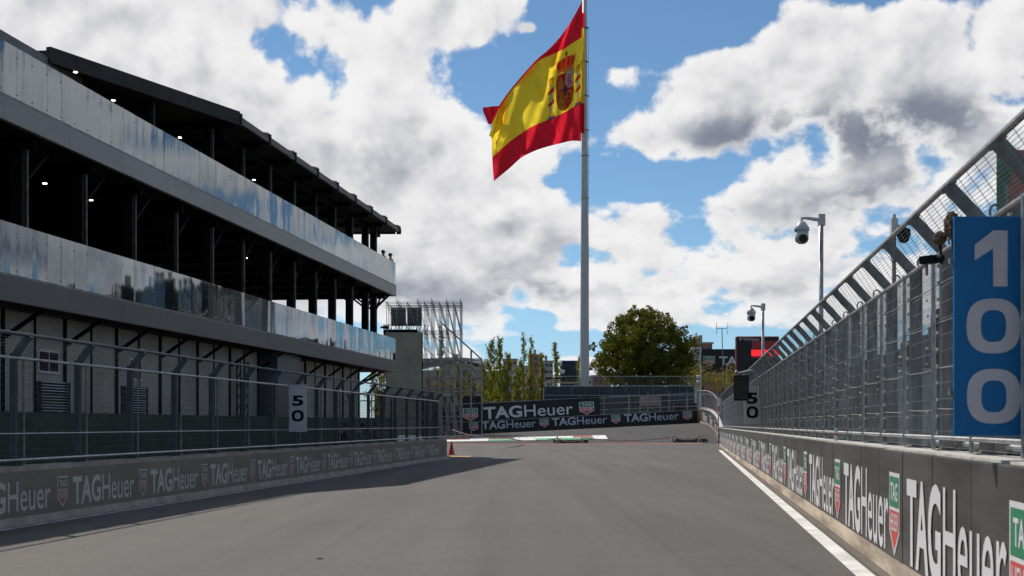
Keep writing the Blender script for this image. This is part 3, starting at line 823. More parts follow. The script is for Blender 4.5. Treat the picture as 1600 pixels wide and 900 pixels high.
# --- ceiling downlights
def light(px, py, Z):
    Y = (Z-CAM_H)*2000/(663-py); X = (px-800)/2000*Y
    x = (X-(-15.5))*cB - Y*math.sin(-AB); y = (X+15.5)*math.sin(-AB)+Y*cB
    mb = MB(); mb.lathe([(.065,.0),(.07,.03),(.05,.05 if Z > 9 else .18)], (x, y, Z+.03), 10); h = mb.build('ceiling_light', M_BLACKST, pb)
    mb = MB(); mb.lathe([(.055,-.012),(.06,.0)], (x, y, Z+.028), 10); mb.build('lamp_face', M_LAMP, h)
for px, py in ((70,288),(142,314),(204,337),(348,390),(385,404),(421,416)): light(px, py, 8.2)
for px, py in ((118,114),(177,158),(231,189),(281,216),(324,241),(397,282)): light(px, py, 11.55)
# --- roof
def roofz(x): return 12.10+.015*(.3-x)
plan = [(.3, by(69.3)), (.3, by(44)), (-2.5, by(36.3)), (-9.4, by(36.3)), (-9.4, by(69.3))]
mb = MB(); n = len(plan)
top = [(x, y, roofz(x)+.16) for x, y in plan]; bot = [(x, y, roofz(x)-.10) for x, y in plan]
mb.quad(top[::-1]); mb.quad(bot)
for i in range(n):
    j = (i+1) % n; mb.quad([bot[j], bot[i], top[i], top[j]])
roof = mb.build('roof', M_ROOF, pb, fix=True)
mb = MB(); mb.box(.30, .42, by(44), by(69.4), roofz(.3)-.16, roofz(.3)+.06); mb.build('gutter', mat('gutter_metal', (0.075,0.066,0.066), .55, .25, 1.2), roof)
y = by(69.0)
while y > by(44):
    mb = MB(); mb.tube([(.36, y, roofz(.3)+.10), (-.3, y, roofz(-.3)+.22)], .13, 8); mb.build('ridge_tile', M_TILE, roof); 
    mb = MB(); mb.box(.25, .47, y-.05, y+.05, roofz(.3)-.26, roofz(.3)+.16); mb.build('gutter_bracket', M_ROOF, roof); y -= 3.15
mb = MB(); mb.bar((.34, by(44.0), roofz(.3)), (-2.5, by(36.2), roofz(-2.5)), .16, .46); mb.build('verge_beam', M_ROOF, roof)
mb = MB(); mb.bar((.1, by(69.35), roofz(.1)-.05), (-9.3, by(69.35), roofz(-9.3)-.05), .10, .3); mb.build('verge_beam', M_ROOF, roof)
for x in (-.75, -3.6, -6.6):
    mb = MB(); mb.box(x-.1, x+.1, by(45 if x > -1 else 37), by(69), roofz(x)-.42, roofz(x)-.11); mb.build('purlin', M_BLACKST, roof)
for Y in cols[:8]:
    mb = MB(); mb.bar((.15, by(Y), roofz(.15)-.22), (-9, by(Y), roofz(-9)-.22), .1, .2); mb.build('rafter', M_BLACKST, roof)
# nearer roof, set back, timber soffit
mb = MB(); mb.box(-9.4, -2.62, B0-4, by(38.3), 11.78, 12.04); r2 = mb.build('roof', M_ROOF, pb)
mb = MB(); mb.box(-9.3, -2.7, B0-4, by(38.2), 11.70, 11.776); mb.build('timber_soffit', M_WOOD, r2)
mb = MB(); mb.box(-2.618, -2.50, B0-4, by(38.3), 11.69, 12.08); mb.build('eave_board', mat('grey_eave', (0.16,0.155,0.16), .6, .15), r2)
# --- ground floor wall
XW = -1.15
E1 = by(66.2)
y = E1; k = 0
while y > B0:
    ya = max(y-1.6, B0)
    mb = MB(); mb.box(XW-.12, XW, ya+.02, y-.02, 0, 4.44); mb.build('wall_panel', M_PANEL, pb)
    thick = .075 if k % 2 == 0 else .045
    mb = MB(); mb.box(XW+.001, XW+thick, y-thick/2, y+thick/2, 0, 4.445); mb.build('wall_post', M_BLACKST, pb)
    if k % 2 == 0:
        mb = MB(); mb.bar((XW+.08, y, 3.75), (-.20, y+.25, 4.42), .10); mb.build('balcony_brace', M_BLACKST, pb)
    y -= 1.6; k += 1
mb = MB(); mb.box(-9.0, XW-.121, E1-.15, E1, 0, 4.44); mb.build('end_wall', M_PANEL, pb)
mb = MB(); mb.box(XW-.005, -.35, by(50.4), by(53.5), 0, 4.447); mb.build('stair_core', mat('charcoal_cladding', (0.060,0.060,0.066), .5, .12), pb)
def window(Y0_, Y1_, z0, z1):
    a, b = by(Y0_), by(Y1_); mb = MB()
    mb.box(XW+.004, XW+.035, a-.05, b+.05, z0-.05, z1+.05); w = mb.build('window', M_WHITE, pb)
    mb = MB(); m = (a+b)/2; mb.box(XW+.037, XW+.041, a, m-.025, z0, z1); mb.box(XW+.037, XW+.041, m+.025, b, z0, z1); mb.build('pane', M_DARKGLASS, w)
def louvre(Y0_, Y1_, z0, z1):
    a, b = by(Y0_), by(Y1_); mb = MB(); mb.box(XW+.004, XW+.03, a, b, z0, z1); l = mb.build('louvre', M_DARKGLASS, pb)
    mb = MB(); z = z0
    while z < z1:
        mb.box(XW+.031, XW+.075, a+.3, b-.25, z, z+.018); z += .075
    mb.build('slats', M_WHITE, l)
window(33.1, 34.1, 3.0, 3.5); louvre(32.9, 34.8, 1.8, 2.72)
window(38.6, 39.4, 3.0, 3.55); louvre(38.0, 39.9, 1.8, 2.75)
mb = MB()
y = by(47.6)
for x in (XW+.15, XW+.45):
    mb.bar((x, y, 0), (x, y, 3.9), .05); mb.bar((x, y+.4, 0), (x, y+.4, 3.9), .05)
for i in range(10):
    z = .2+i*.38; mb.bar((XW+.15, y, z), (XW+.15, y+.4, z+.34), .03); mb.bar((XW+.45, y, z), (XW+.45, y+.4, z+.34), .03)
mb.build('cable_ladder', M_BLACKST, pb)

# hoarding along the pit lane
hd = thing('hoarding', 'dark green hoarding panels along the shaded pit lane below the building', 'hoarding', (-14.6, 0, 0), AB)
y = by(66)
while y > by(17):
    mb = MB(); mb.box(-.03, .03, y-2.4, y-.012, .05, 1.87); mb.build('panel', M_HOARD, hd); 
    mb = MB(); mb.bar((-.07, y, 0), (-.07, y, 1.9), .06); mb.bar((-.07, y, 1.2), (-.35, y, .0), .05); mb.build('prop', M_GALVD, hd); y -= 2.4

# ================================================================== scaffold tower with screen (behind the building's end)
SY = 114.0
sc = thing('scaffold_tower', 'open lattice of grey scaffold tubes behind the dull screen left of the young trees', 'scaffold', (P(690, 663, SY).x, SY, 0))
def sp(px, py, dy): 
    p = P(px, py, SY); return Vector((p.x-sc.location.x, dy, p.z))
r = .027
def stube(nm, a, b, rr=r):
    mb = MB(); mb.tube([a, b], rr, 5); mb.build(nm, M_SCAF, sc)
xs = [P(px, 0, SY).x-sc.location.x for px in (604, 620, 636, 652, 663, 674, 686, 697, 708, 719)]
ztop = P(0, 472, SY).z
zs = [z for z in [ztop-2.55*i for i in range(6)] if z > -.5]
for dy in (0, 1.6, 3.2, 4.8):
    for i, x in enumerate(xs):
        stube('standard', (x, dy, 8.6 if i < 3 and dy < 1 else 0), (x, dy, ztop+(.35 if i % 2 else 0)))
    for z in zs:
        a = 0 if z > 8 else 3
        stube('ledger', (xs[a]-.2, dy, z), (xs[-1]+.1, dy, z)); stube('ledger', (xs[a]-.2, dy, z-.35), (xs[-1]+.1, dy, z-.35), r*.8)
    for i in range(len(xs)-1):
        for k in range(len(zs)-1):
            if i < 3 and zs[k+1] < 8: continue
            if (i+k+int(dy)) % 2 == 0 or (i > 3 and dy < 4): stube('diagonal', (xs[i], dy, zs[k]), (xs[i+1], dy, zs[k+1]), r*.8)
for z in zs:
    for x in xs: stube('transom', (x, -.2, z), (x, 5.0, z))
for dy in (.4, 1.6, 2.8, 4.0):
    for a, b in (((719, 530), (752, 560)), ((686, 500), (719, 530)), ((719, 560), (752, 590)), ((668, 515), (752, 600)), ((660, 540), (735, 612))): stube('raker', sp(*a, dy), sp(*b, dy))
    for a in (752, 735):
        p1 = sp(a, 558 if a == 752 else 545, dy); stube('raker_post', p1, (p1.x, dy, 0))
    for py in (560, 590, 612): stube('raker_rail', sp(660, py, dy), sp(752, py, dy))
mbx = MB(); a, b = P(603, 522, SY), P(661, 513, SY)
mbx.box(xs[0]-.2, xs[4]-.6, -.9, .2, P(0,524,SY).z, P(0,516,SY).z)
for i in range(12):
    x = xs[0]+i*.32; mbx.bar((x, -.92, P(0,524,SY).z), (x+.3, -.92, P(0,509,SY).z), .05)
mbx.bar((xs[0]-.2,-.92,P(0,509,SY).z), (xs[4]-.6,-.92,P(0,509,SY).z), .06)
mbx.build('catwalk', M_BLACKST, sc)
scr = thing('video_screen', 'unlit brown grey video screen standing in front of the scaffold tower', 'screen', (P(632, 663, SY).x, SY-1.1, 0))
mbx = MB()
x0, x1 = P(604.5, 0, SY).x-scr.location.x, P(660.5, 0, SY).x-scr.location.x
zb, zt = .6, P(0, 521, SY).z
nx, nzz = 6, 12
for i in range(nx):
    for j in range(nzz):
        xa, xb = x0+(x1-x0)*i/nx, x0+(x1-x0)*(i+1)/nx; za, zc = zb+(zt-zb)*j/nzz, zb+(zt-zb)*(j+1)/nzz
        mbx.box(xa+.004, xb-.004, -.1+random.uniform(-.006,.006), .05, za+.004, zc-.004)
mbx.build('screen_modules', M_SCREEN, scr)
mbx = MB(); mbx.box(x1+.005, x1+.06, -.12, .4, zb, zt); mbx.box(x0, x1, .06, .3, zb, zt); mbx.build('frame', M_BLACKST, scr)
mbx = MB()
for x in (x0+.2, 0, x1-.2): mbx.bar((x, .2, 0), (x, .2, zb), .15)
mbx.build('feet', M_BLACKST, scr)
lsp = thing('speaker_array', 'pair of grey hanging speaker clusters in the top of the scaffold tower', 'speakers', (P(634, 663, SY).x, SY+.5, P(0,508,SY).z))
for a, b in ((610, 633), (636, 658)):
    xa, xb = P(a,0,SY).x-lsp.location.x, P(b,0,SY).x-lsp.location.x
    mbx = MB(); h = P(0,480,SY).z-P(0,508,SY).z
    for k in range(5): mbx.box(xa, xb, 0-.03*k, .6-.03*k, h*k/5, h*(k+1)/5-.03)
    mbx.build('speaker_cluster', mat('speaker_grey', (0.10,0.10,0.10), .8, .2, 3), lsp)
cm = thing('broadcast_camera', 'small dark broadcast camera on the left end of the scaffold catwalk', 'camera', tuple(P(605, 514, SY-1)))
mbx = MB(); mbx.box(-.35,.15,-.15,.15,0,.28); mbx.tube([(-.35,0,.14),(-.6,0,.14)], .09, 8); mbx.build('body', M_BLACK, cm); 
mbx = MB(); mbx.tube([(0,0,-.45),(0,0,0)], .05, 6); mbx.build('mount', M_GALVD, cm)
# ================================================================== far barrier and banners at the corner
def far_frame(name, label, cat, pa, pb, Y):
    "frame whose local x runs along the sloping banner"
    a, b = P(*pa, Y), P(*pb, Y)
    t = thing(name, label, cat, a); d = (b-a); L = d.length; d.normalize(); return t, d, L
t, d, L = far_frame('banner_wall', 'long low black banner wall with three white wordmarks across the end of the track', 'wall', (704, 681), (1090, 661), 120.0)
up = Vector((-d.z, 0, d.x)); H = 1.22
def along_box(mb, d, up, a, b, z0, z1, y0, y1):
    p = lambda s, z, y: d*s+up*z+Vector((0, y, 0))
    mb.hexa([p(a,z0,y0), p(b,z0,y0), p(b,z0,y1), p(a,z0,y1), p(a,z1,y0), p(b,z1,y0), p(b,z1,y1), p(a,z1,y1)])
mb = MB(); along_box(mb, d, up, 0, L, -.4, H-.02, .03, .5); mb.build('concrete_core', M_CONC, t)
n = 12
for i in range(n):
    mb = MB(); along_box(mb, d, up, L*i/n+.005, L*(i+1)/n-.005, 0, H, -.01, .028); mb.build('banner', M_BLACKB, t)
mb = MB(); along_box(mb, d, up, 0, L, H-.018, H+.03, .03, .5); mb.build('concrete_cap', M_CAP, t)
def lpx(px, pa, pb): return (px-pa)/(pb-pa)
M_BLETTER = mat('blue_white_letter', (0.52, 0.56, 0.66), .5, .05)
ME_WORD_B = wordmark_mesh(M_BLETTER)
for x0, x1 in ((753.5, 838), (863, 949), (976, 1061)):
    put_flat('lettering', ME_WORD_B, t, d*(L*lpx(x0,704,1090))+up*.42+Vector((0,-.02,0)), d, L*(x1-x0)/386, .74, up)
for x0, x1 in ((734, 748), (844, 858), (956, 970), (1068, 1082)):
    put_flat('emblem', ME_EMB, t, d*(L*lpx(x0,704,1090))+up*.34+Vector((0,-.02,0)), d, L*(x1-x0)/386, .80, up)
mb = MB(); along_box(mb, d, up, L+.01, L+.12, .0, H, -.03, .4); mb.build('end_post', M_ORANGE, t)

t, d, L = far_frame('banner', 'larger black banner with one white wordmark between two shields above the low banner wall', 'banner', (716, 664), (938, 652), 121.5)
up = Vector((-d.z, 0, d.x)); H = 1.9
mb = MB(); along_box(mb, d, up, 0, L, 0, H, 0, .03); mb.build('cloth', M_BLACKB, t)
put_flat('lettering', ME_WORD, t, d*(L*lpx(756.5,716,938))+up*.42+Vector((0,-.012,0)), d, L*(896-756.5)/222, 1.12, up)
for x0, x1 in ((724.5, 747.5), (906, 929)):
    put_flat('emblem', ME_EMB, t, d*(L*lpx(x0,716,938))+up*.32+Vector((0,-.012,0)), d, L*(x1-x0)/222, 1.22, up)
ff = thing('debris_fence', 'sparse far fence of grey posts and rails behind the low banner wall', 'fence', P(704, 681, 121.6))
o = ff.location
for px in (704, 741, 786, 831, 868, 906, 944, 983, 1012, 1046, 1074, 1090):
    b = P(px, 672-(px-704)*.051, 121.7)-o; tp = P(px, 632-(px-704)*.046, 121.7)-o
    mb = MB(); mb.bar(b, tp, .13); p = mb.build('post', M_GALVD, ff)
    mb = MB(); mb.bar(tp, tp+Vector((0,-.3,.25)), .10); mb.build('arm', M_GALVD, p)
for k, (ya_, yb_) in enumerate(((632, 614), (641, 624), (650, 634), (657, 642), (663, 646))):
    mb = MB(); mb.tube([P(704, ya_, 121.65)-o, P(1090, yb_, 121.65)-o], .025 if k else .035, 5); mb.build('rail', M_GALV, ff)
mb = MB()
for i in range(150):
    px = 704+i*2.58
    mb.wire(P(px, 663-(px-704)*.05, 121.7)-o, P(px, 633-(px-704)*.046, 121.7)-o, .004)
for j in range(14):
    mb.wire(P(704, 633+j*2.2, 121.7)-o, P(1090, 615.5+j*2.2, 121.7)-o, .004)
mb.build('wire_mesh', M_WIRE, ff)
hb = thing('hoarding', 'plain black hoarding left of the big black banner behind the far fence', 'hoarding', P(660, 675, 124))
o = hb.location
mb = MB(); x1 = (P(752,0,124)-o).x; x0 = (P(585,0,124)-o).x
for i in range(5):
    a, b = x0+(x1-x0)*i/5, x0+(x1-x0)*(i+1)/5
    mb = MB(); mb.box(a, b-.03, 0, .06, -.5, (P(0,619+2*(i%2)*0,124)-o).z); mb.build('panel', M_BLACKB, hb)
mb = MB(); mb.box(x0, x1, -.02, .0, (P(0,668,124)-o).z, (P(0,666,124)-o).z); mb.build('rail', M_GALVD, hb)
for px, lab in ((597, 'white plastic road barrier seen through the fence, left of its twin'), (640, 'white plastic road barrier seen through the fence, beside the pit wall end')):
    p = P(px, 686, 96)
    b = thing('road_barrier', lab, 'barrier', (p.x, 96, 0), .1, 'white road barriers')
    mb = MB()
    mb.hexa([(-.95,-.3,0),(.95,-.3,0),(.95,.3,0),(-.95,.3,0),(-.9,-.09,.75),(.9,-.09,.75),(.9,.09,.75),(-.9,.09,.75)]); mb.build('body', M_PAINT, b, bevel=.05)
    mb = MB()
    for x in (-.5, .5): mb.box(x-.15, x+.15, -.34, .34, .0, .09)
    mb.build('feet', M_RED, b)

# ================================================================== terraced stand and railings behind the corner
st = thing('terraced_stand', 'low navy terraced stand behind the far fence', 'stand', P(960, 660, 127)); o = st.location
rows = [(655, 634, 127, 129.5), (640, 620, 129.5, 132), (625, 604, 132, 136)]
for yb_, yt_, Ya, Yb in rows:
    p0, p1 = P(850, yt_, Ya)-o, P(1085, yt_, Ya)-o
    n = 9
    for i in range(n):
        mb = MB(); a, b = p0.x+(p1.x-p0.x)*i/n, p0.x+(p1.x-p0.x)*(i+1)/n
        mb.box(a+.01, b-.01, Ya-127, Yb-127, -2.0, p0.z); mb.build('terrace_block', M_NAVY, st)
p0 = P(850, 640, 126.5)-o; p1 = P(1088, 640, 126.5)-o
mb = MB(); mb.box(p0.x, p1.x, -.6, -.45, -1.5, p0.z-.1); mb.build('front_board', mat('slate_board', (0.045,0.055,0.08), .6, .15), st)
def railing(label, px0, px1, yb_, yt_, Y, n, dip=0):
    t = thing('railing', label, 'railing', P(px0, yb_, Y)); o = t.location
    a, b = P(px0, yb_, Y)-o, P(px1, yb_-dip, Y)-o; h = (P(px0, yt_, Y)-P(px0, yb_, Y)).z
    mb = MB()
    for i in range(n*7+1):
        p = a.lerp(b, i/(n*7)); mb.bar(p+Vector((0,0,.08)), p+Vector((0,0,h)), .022)
    mb.build('bars', M_GALVD, t)
    for i in range(n+1):
        p = a.lerp(b, i/n); mb = MB(); mb.bar(p, p+Vector((0,0,h+.04)), .06); mb.build('post', M_GALVD, t)
    for z in (.08, h):
        mb = MB(); mb.bar(a+Vector((0,0,z)), b+Vector((0,0,z)), .05); mb.build('rail', M_GALV, t)
railing('lower grey railing along the front of the navy stand', 852, 1083, 619, 603, 131.5, 11)
railing('upper grey railing along the back of the navy stand below the pine', 862, 1085, 604, 588, 135.5, 10)
stp = thing('steel_steps', 'dark steel platform steps at the left end of the stand', 'steps', P(880, 612, 134)); o = stp.location
for k, yy in enumerate((612, 604, 597, 590)):
    a, b = P(853, yy, 134+k)-o, P(905, yy, 134+k)-o
    mb = MB(); mb.box(a.x, b.x, k, k+.9, a.z-.12, a.z); mb.build('tread', M_BLACKST if k % 2 else M_WOOD, stp)
for px in (853, 905):
    a, b = P(px, 622, 134)-o, P(px, 588, 138)-o; mb = MB(); mb.bar(a, b, .12); mb.bar(a+Vector((0,0,-1.0)), a, .1); mb.build('stringer', M_GALVD, stp)
# covered table
ct = thing('covered_table', 'folding frame draped with a grey cloth behind the far fence', 'table', P(1016, 645, 123.5)); o = ct.location
w = 1.95/2; z1 = (P(0,619,123.5)-o).z
mb = MB(); mb.box(-w, w, -.4, .4, z1-.06, z1); mb.hexa([(-w-.05,-.44,z1-.95),(w+.05,-.44,z1-.85),(w,-.41,z1-.95),(-w,-.41,z1-.95),(-w,-.43,z1),(w,-.43,z1),(w,-.40,z1),(-w,-.40,z1)])
mb.build('cloth', M_CLOTH, ct)
for x in (-w, w):
    mb = MB(); mb.bar((x,-.35,-.4),(x,-.35,z1-.06),.07); mb.build('leg', M_GALVD, ct)
    mb = MB(); mb.bar((x,.35,-.4),(x,.35,z1-.06),.07); mb.build('leg', M_GALVD, ct)
mb = MB(); mb.bar((-w,-.33,-.1),(0,-.33,.5),.05); mb.bar((w,-.33,-.1),(0,-.33,.5),.05); mb.build('cross_brace', M_GALVD, ct)
bc = thing('foam_block', 'black foam barrier block at the right end of the far fence', 'foam block', P(1071, 652, 123.0)); o = bc.location
h = (P(0,630,123)-o).z
mb = MB(); mb.box(-1.15, 1.15, -.5, .5, -.5, h); mb.build('block', M_BLACK, bc, bevel=.1)
mb = MB(); mb.box(-1.17, 1.17, -.52, .52, h*.72, h*.76); mb.build('strap', M_GALVD, bc)

# low black slabs and tape stands on the ground
for px, lab in ((892, 'low black cable ramp on the asphalt in front of the striped kerb'), (1078, 'low black cable ramp on the asphalt near the right barrier')):
    X = P(px, 0, 99.0).x
    r_ = thing('cable_ramp', lab, 'cable ramp', (X, 99.0, G(X, 99)))
    mb = MB()
    for i in range(3):
        a, b = -1.35+.9*i, -1.35+.9*(i+1)-.02
        mb.hexa([(a,-.4,0),(b,-.4,0),(b,.4,0),(a,.4,0),(a,-.12,.24),(b,-.12,.24),(b,.12,.24),(a,.12,.24)])
    mb.build('ramp', M_BLACK, r_)
    mb = MB()
    for i in range(5): mb.box(-1.2+.55*i, -.95+.55*i, -.10, .10, .241, .246)
    mb.build('lids', M_BLACK, r_)
def tape(label, pts):
    t = thing('barrier_tape', label, 'tape', pts[0]); o = Vector(pts[0]); mb = MB(); n = 60
    for s in range(len(pts)-1):
        a, b = Vector(pts[s])-o, Vector(pts[s+1])-o
        for i in range(n+(s == len(pts)-2)):
            q = i/n; p = a.lerp(b, q)+Vector((0,0,-.25*4*q*(1-q))); mb.v += [tuple(p+Vector((0,0,.04))), tuple(p-Vector((0,0,.04)))]
    for k in range(len(mb.v)//2-1): mb.f.append((2*k, 2*k+1, 2*k+3, 2*k+2)); mb.mi.append(k % 2)
    mb.build('ribbon', [M_RED, M_PAINT], t)
gz = lambda px, Y, h: (P(px,0,Y).x, Y, G(P(px,0,Y).x, Y)+h)
tape('red and white barrier tape sagging low across the asphalt between stands', [gz(706, 104, .95), gz(790, 99.6, .42), gz(871, 98.6, .38), gz(913, 98.6, .40), gz(1054, 98.6, .42), gz(1100, 98.6, .5)])
for i, (px, Y) in enumerate(((871, 98.6), (909, 98.6), (1054, 98.6), (1093, 98.6))):
    q = gz(px, Y, 0)
    s_ = thing('tape_stand', ['small white folding tape stand at the left end of the first cable ramp', 'small white folding tape stand at the right end of the first cable ramp', 'small white folding tape stand at the left end of the second cable ramp', 'small white folding tape stand nearest the right barrier'][i], 'tape stand', q, 0, 'tape stands across the asphalt')
    mb = MB(); mb.bar((-.14,-.1,0),(.02,0,.45),.03); mb.bar((.14,-.1,0),(-.02,0,.45),.03); mb.bar((0,.14,0),(0,0,.45),.03); mb.build('tripod', M_WHITE, s_)
    mb = MB(); mb.lathe([(.04,.42),(.05,.5),(.02,.54)], n=8); mb.build('cap', M_RED, s_)
# cone at the wall end
p = P(705.5, 709, 67.5)
cn = thing('traffic_cone', 'orange red traffic cone standing at the end of the left pit wall', 'cone', (p.x, 67.5, 0))
mb = MB(); mb.lathe([(.15,.04),(.125,.2),(.11,.28)], n=16); mb.lathe([(.085,.42),(.035,.68),(.03,.7)], n=16); mb.build('cone', M_CONE, cn, smooth=False)
mb = MB(); mb.lathe([(.11,.282),(.086,.418)], n=16); mb.build('stripe', M_CONE, cn)
mb = MB(); mb.box(-.2,.2,-.2,.2,0,.04); mb.build('base', M_CONE, cn)
# bottle on the right wall
Yb = 2000*2.45/(1316-1078)
bt = thing('water_bottle', 'clear water bottle with red label left on top of the right wall', 'bottle', (FR(2.30, 20.2), 20.2, WH+.012)); bt.scale = (.75, .75, .75)
mb = MB(); mb.lathe([(.036,0),(.04,.02),(.04,.2),(.018,.26),(.016,.28)], n=12); mb.build('bottle', mat('clear_plastic', (0.62,0.66,0.70), .15, .02), bt, smooth=True)
mb = MB(); mb.lathe([(.041,.11),(.041,.15)], n=12); mb.build('label_band', M_RED, bt)
mb = MB(); mb.lathe([(.018,.281),(.018,.31)], n=10); mb.build('cap', M_BOARDBLUE, bt)
# corrugated conduits along the wall top
for i, (Ya, Yb_) in enumerate(((7.6, 8.9), (9.4, 10.7), (11.2, 12.4), (12.9, 14.2))):
    t = thing('cable_conduit', ['white corrugated conduit on the wall top at the near edge of the picture', 'white corrugated conduit on the wall top below the blue sign', 'white corrugated conduit on the wall top just beyond the blue sign', 'white corrugated conduit on the wall top farthest from the blue sign'][i], 'conduit', (FR(2.66, Ya), Ya, WH+.075), AR, 'conduits on the right wall')
    mb = MB(); n = int((Yb_-Ya)/.02)
    mb.tube([(0, k*.02, 0) for k in range(n)], [.030 if k % 2 else .021 for k in range(n)], 10); mb.build('corrugated_tube', M_WHITE, t)
    for y in (.12, (n-1)*.02-.12):
        mb = MB(); mb.box(-.05,.05,y-.03,y+.03,-.063,-.02); mb.build('saddle', M_BLACK, t)
# fluffy microphones and a small camera on the fence
for i, (px, py, Y) in enumerate(((1487, 352, 10.9), (1469, 372, 11.6))):
    p = P(px, py, Y)
    t = thing('microphone', ['brown fluffy microphone beside the top left corner of the blue sign', 'brown fluffy microphone beside the small black camera on the fence'][i], 'microphone', p, 0, 'fluffy microphones on the fence')
    mb = MB(); n = 14
    bm = bmesh.new(); bmesh.ops.create_icosphere(bm, subdivisions=4, radius=1)
    for v in bm.verts:
        f = 1+random.uniform(-.16, .18); v.co = Vector((v.co.x*.055*f, v.co.y*.09*f, v.co.z*(.11 if i == 0 else .06)*f))
    me = bpy.data.meshes.new('wind_cover'); bm.to_mesh(me); bm.free(); me.materials.append(M_FUR); add('wind_cover', me, t)
    mb = MB(); mb.tube([(0,0,-.05),(.05,.1,-.22)], .012, 6); mb.build('mount', M_BLACK, t)
p = P(1460, 405, 11.4)
t = thing('fence_camera', 'small black camera clamped to the fence below the fluffy microphones', 'camera', p, R(35))
mb = MB(); mb.box(-.05,.05,-.03,.13,-.035,.035); mb.build('body', M_BLACK, t, bevel=.006); mb = MB(); mb.tube([(0,-.03,0),(0,-.09,0)], .03, 10); mb.build('lens', M_BLACK, t); mb = MB(); mb.tube([(0,.08,-.03),(.08,.14,-.12)], .012, 6); mb.build('clamp', M_GALVD, t)

# ================================================================== dome cameras on poles
def cctv(label, px, ptop, Y, arm_dir, s=1.0):
    top = P(px, ptop, Y)
    t = thing('camera_pole', label, 'camera pole', (top.x, Y, G(top.x, Y) if Y > 92 else 0))
    h = top.z
    mb = MB(); mb.tube([(0,0,0),(0,0,h)], .075*s, 12); mb.build('pole', M_GALV, t, smooth=True)
    mb = MB(); mb.box(-.10*s,.12*s,-.10*s,.10*s,h-.34*s,h+.03*s); mb.build('junction_box', M_CAMW, t, bevel=.02)
    a = arm_dir
    mb = MB(); mb.tube([(0,0,h-.16*s),(a*.45*s,0,h-.10*s),(a*.62*s,0,h-.10*s),(a*.62*s,0,h-.25*s)], [.07*s,.05*s,.05*s,.05*s], 8); mb.build('arm', M_CAMW, t)
    c = (a*.62*s, 0, h-.86*s)
    mb = MB(); mb.lathe([(.06*s,.66*s),(.12*s,.62*s),(.235*s,.46*s),(.25*s,.36*s),(.22*s,.34*s)], c, 18); k = mb.build('camera_housing', M_CAMW, t, smooth=True)
    mb = MB(); mb.lathe([(.215*s,.338*s),(.22*s,.08*s),(.19*s,.0),(.10*s,-.06*s)], c, 18); mb.build('camera_drum', M_CAMW, k, smooth=True)
    mb = MB(); mb.m = 0; cc = Vector(c)
    mb.tube([cc+Vector((0,-.15*s,.10*s)), cc+Vector((0,-.245*s,.07*s))], .14*s, 14); mb.build('lens', M_DARKGLASS, k)
    return t
cctv('tall galvanised pole with a white dome camera on a left arm behind the right fence', 1283, 336, 36.0, -1, .88)
cctv('shorter galvanised pole with a white dome camera, farther away beside the red lit board', 1192, 475, 58.0, -1, 0.85)
p = P(1397, 345, 24.0)
t = thing('camera_pole', 'slim mast with a grey radio box and small dark dome camera above the right fence', 'camera pole', (p.x, 24, 0))
mb = MB(); mb.tube([(0,0,0),(0,0,p.z)], .04, 8); mb.build('pole', M_GALVD, t)
mb = MB(); mb.box(-.06,.06,-.05,.05,p.z-.25,p.z+.04); mb.box(-.03,.03,-.03,.03,p.z+.04,p.z+.12); mb.build('radio_box', M_CAMW, t)
mb = MB(); mb.tube([(0,0,p.z-.1),(.16,0,p.z-.1)], .025, 6); mb.lathe([(.03,.1),(.12,.06),(.13,-.06),(.08,-.17),(.02,-.2)], (.18,0,p.z-.22), 12); mb.build('dome_camera', M_BLACK, t)
mb = MB(); mb.lathe([(.1,0),(.12,.1),(.06,.16)], (.05,0,p.z-.75), 10); mb.build('horn', M_CAMW, t)

# ================================================================== flagpole and flag
FY = 150.0
ft = P(914.5, -40, FY); fb = P(913, 640, FY)
fp = thing('flagpole', 'very tall white tapering flagpole behind the stand', 'flagpole', (P(913.4,0,FY).x, FY, 0))
mb = MB(); H = ft.z
mb.tube([(0,0,0),(0,0,6),(0,0,30),(0,0,H)], [.62,.56,.40,.24], 20); mb.build('shaft', M_WHITE_POLE, fp, smooth=True)
mb = MB(); mb.lathe([(.9,0),(.9,.4),(.7,.5)], n=16); mb.build('base', M_CONC, fp)
for z in (36.0, 40, 44, 48, 33, 28):
    mb = MB(); mb.lathe([(.42,z),(.42,z+.12)], n=14); mb.tube([(0.3,0,z+.06),(.55,0,z+.06)], .05, 6); mb.build('halyard_ring', M_GALVD, fp)
mb = MB(); mb.tube([(.48,-.1,2),(.46,-.1,48)], .02, 4); mb.build('halyard', M_GALVD, fp)
fl = thing('flag', 'huge red and yellow flag with a coat of arms flying from the tall flagpole', 'flag', (P(911,0,FY).x, FY, P(0,110,FY).z))
SK = [0, .13, .27, .42, .56, .70, .84, 1.0]
RT = {0.0: [(912,-4),(901,18),(886,43),(868,66),(842,92),(812,124),(789,152),(771,178)],
      .25: [(911,57),(897,66),(880,77),(861,86),(839,97),(808,131),(786,160),(768,194)],
      .50: [(909.5,109),(894,119),(877,127),(857,136),(835,148),(808,172),(788,194),(768.5,219)],
      .75: [(909,159),(895,168),(877,178),(857,187),(835,196),(812,210),(791,226),(769,246)],
      1.0: [(908,221),(894,220),(876,224),(856,229),(835,236),(814,247),(795,264),(771.5,283)]}
DEP = [0, .9, 2.6, 3.6, 5.6, 7.2, 9.6, 11.0]
def cr(p0, p1, p2, p3, t): return 0.5*((2*p1)+(-p0+p2)*t+(2*p0-5*p1+4*p2-p3)*t*t+(-p0+3*p1-3*p2+p3)*t**3)
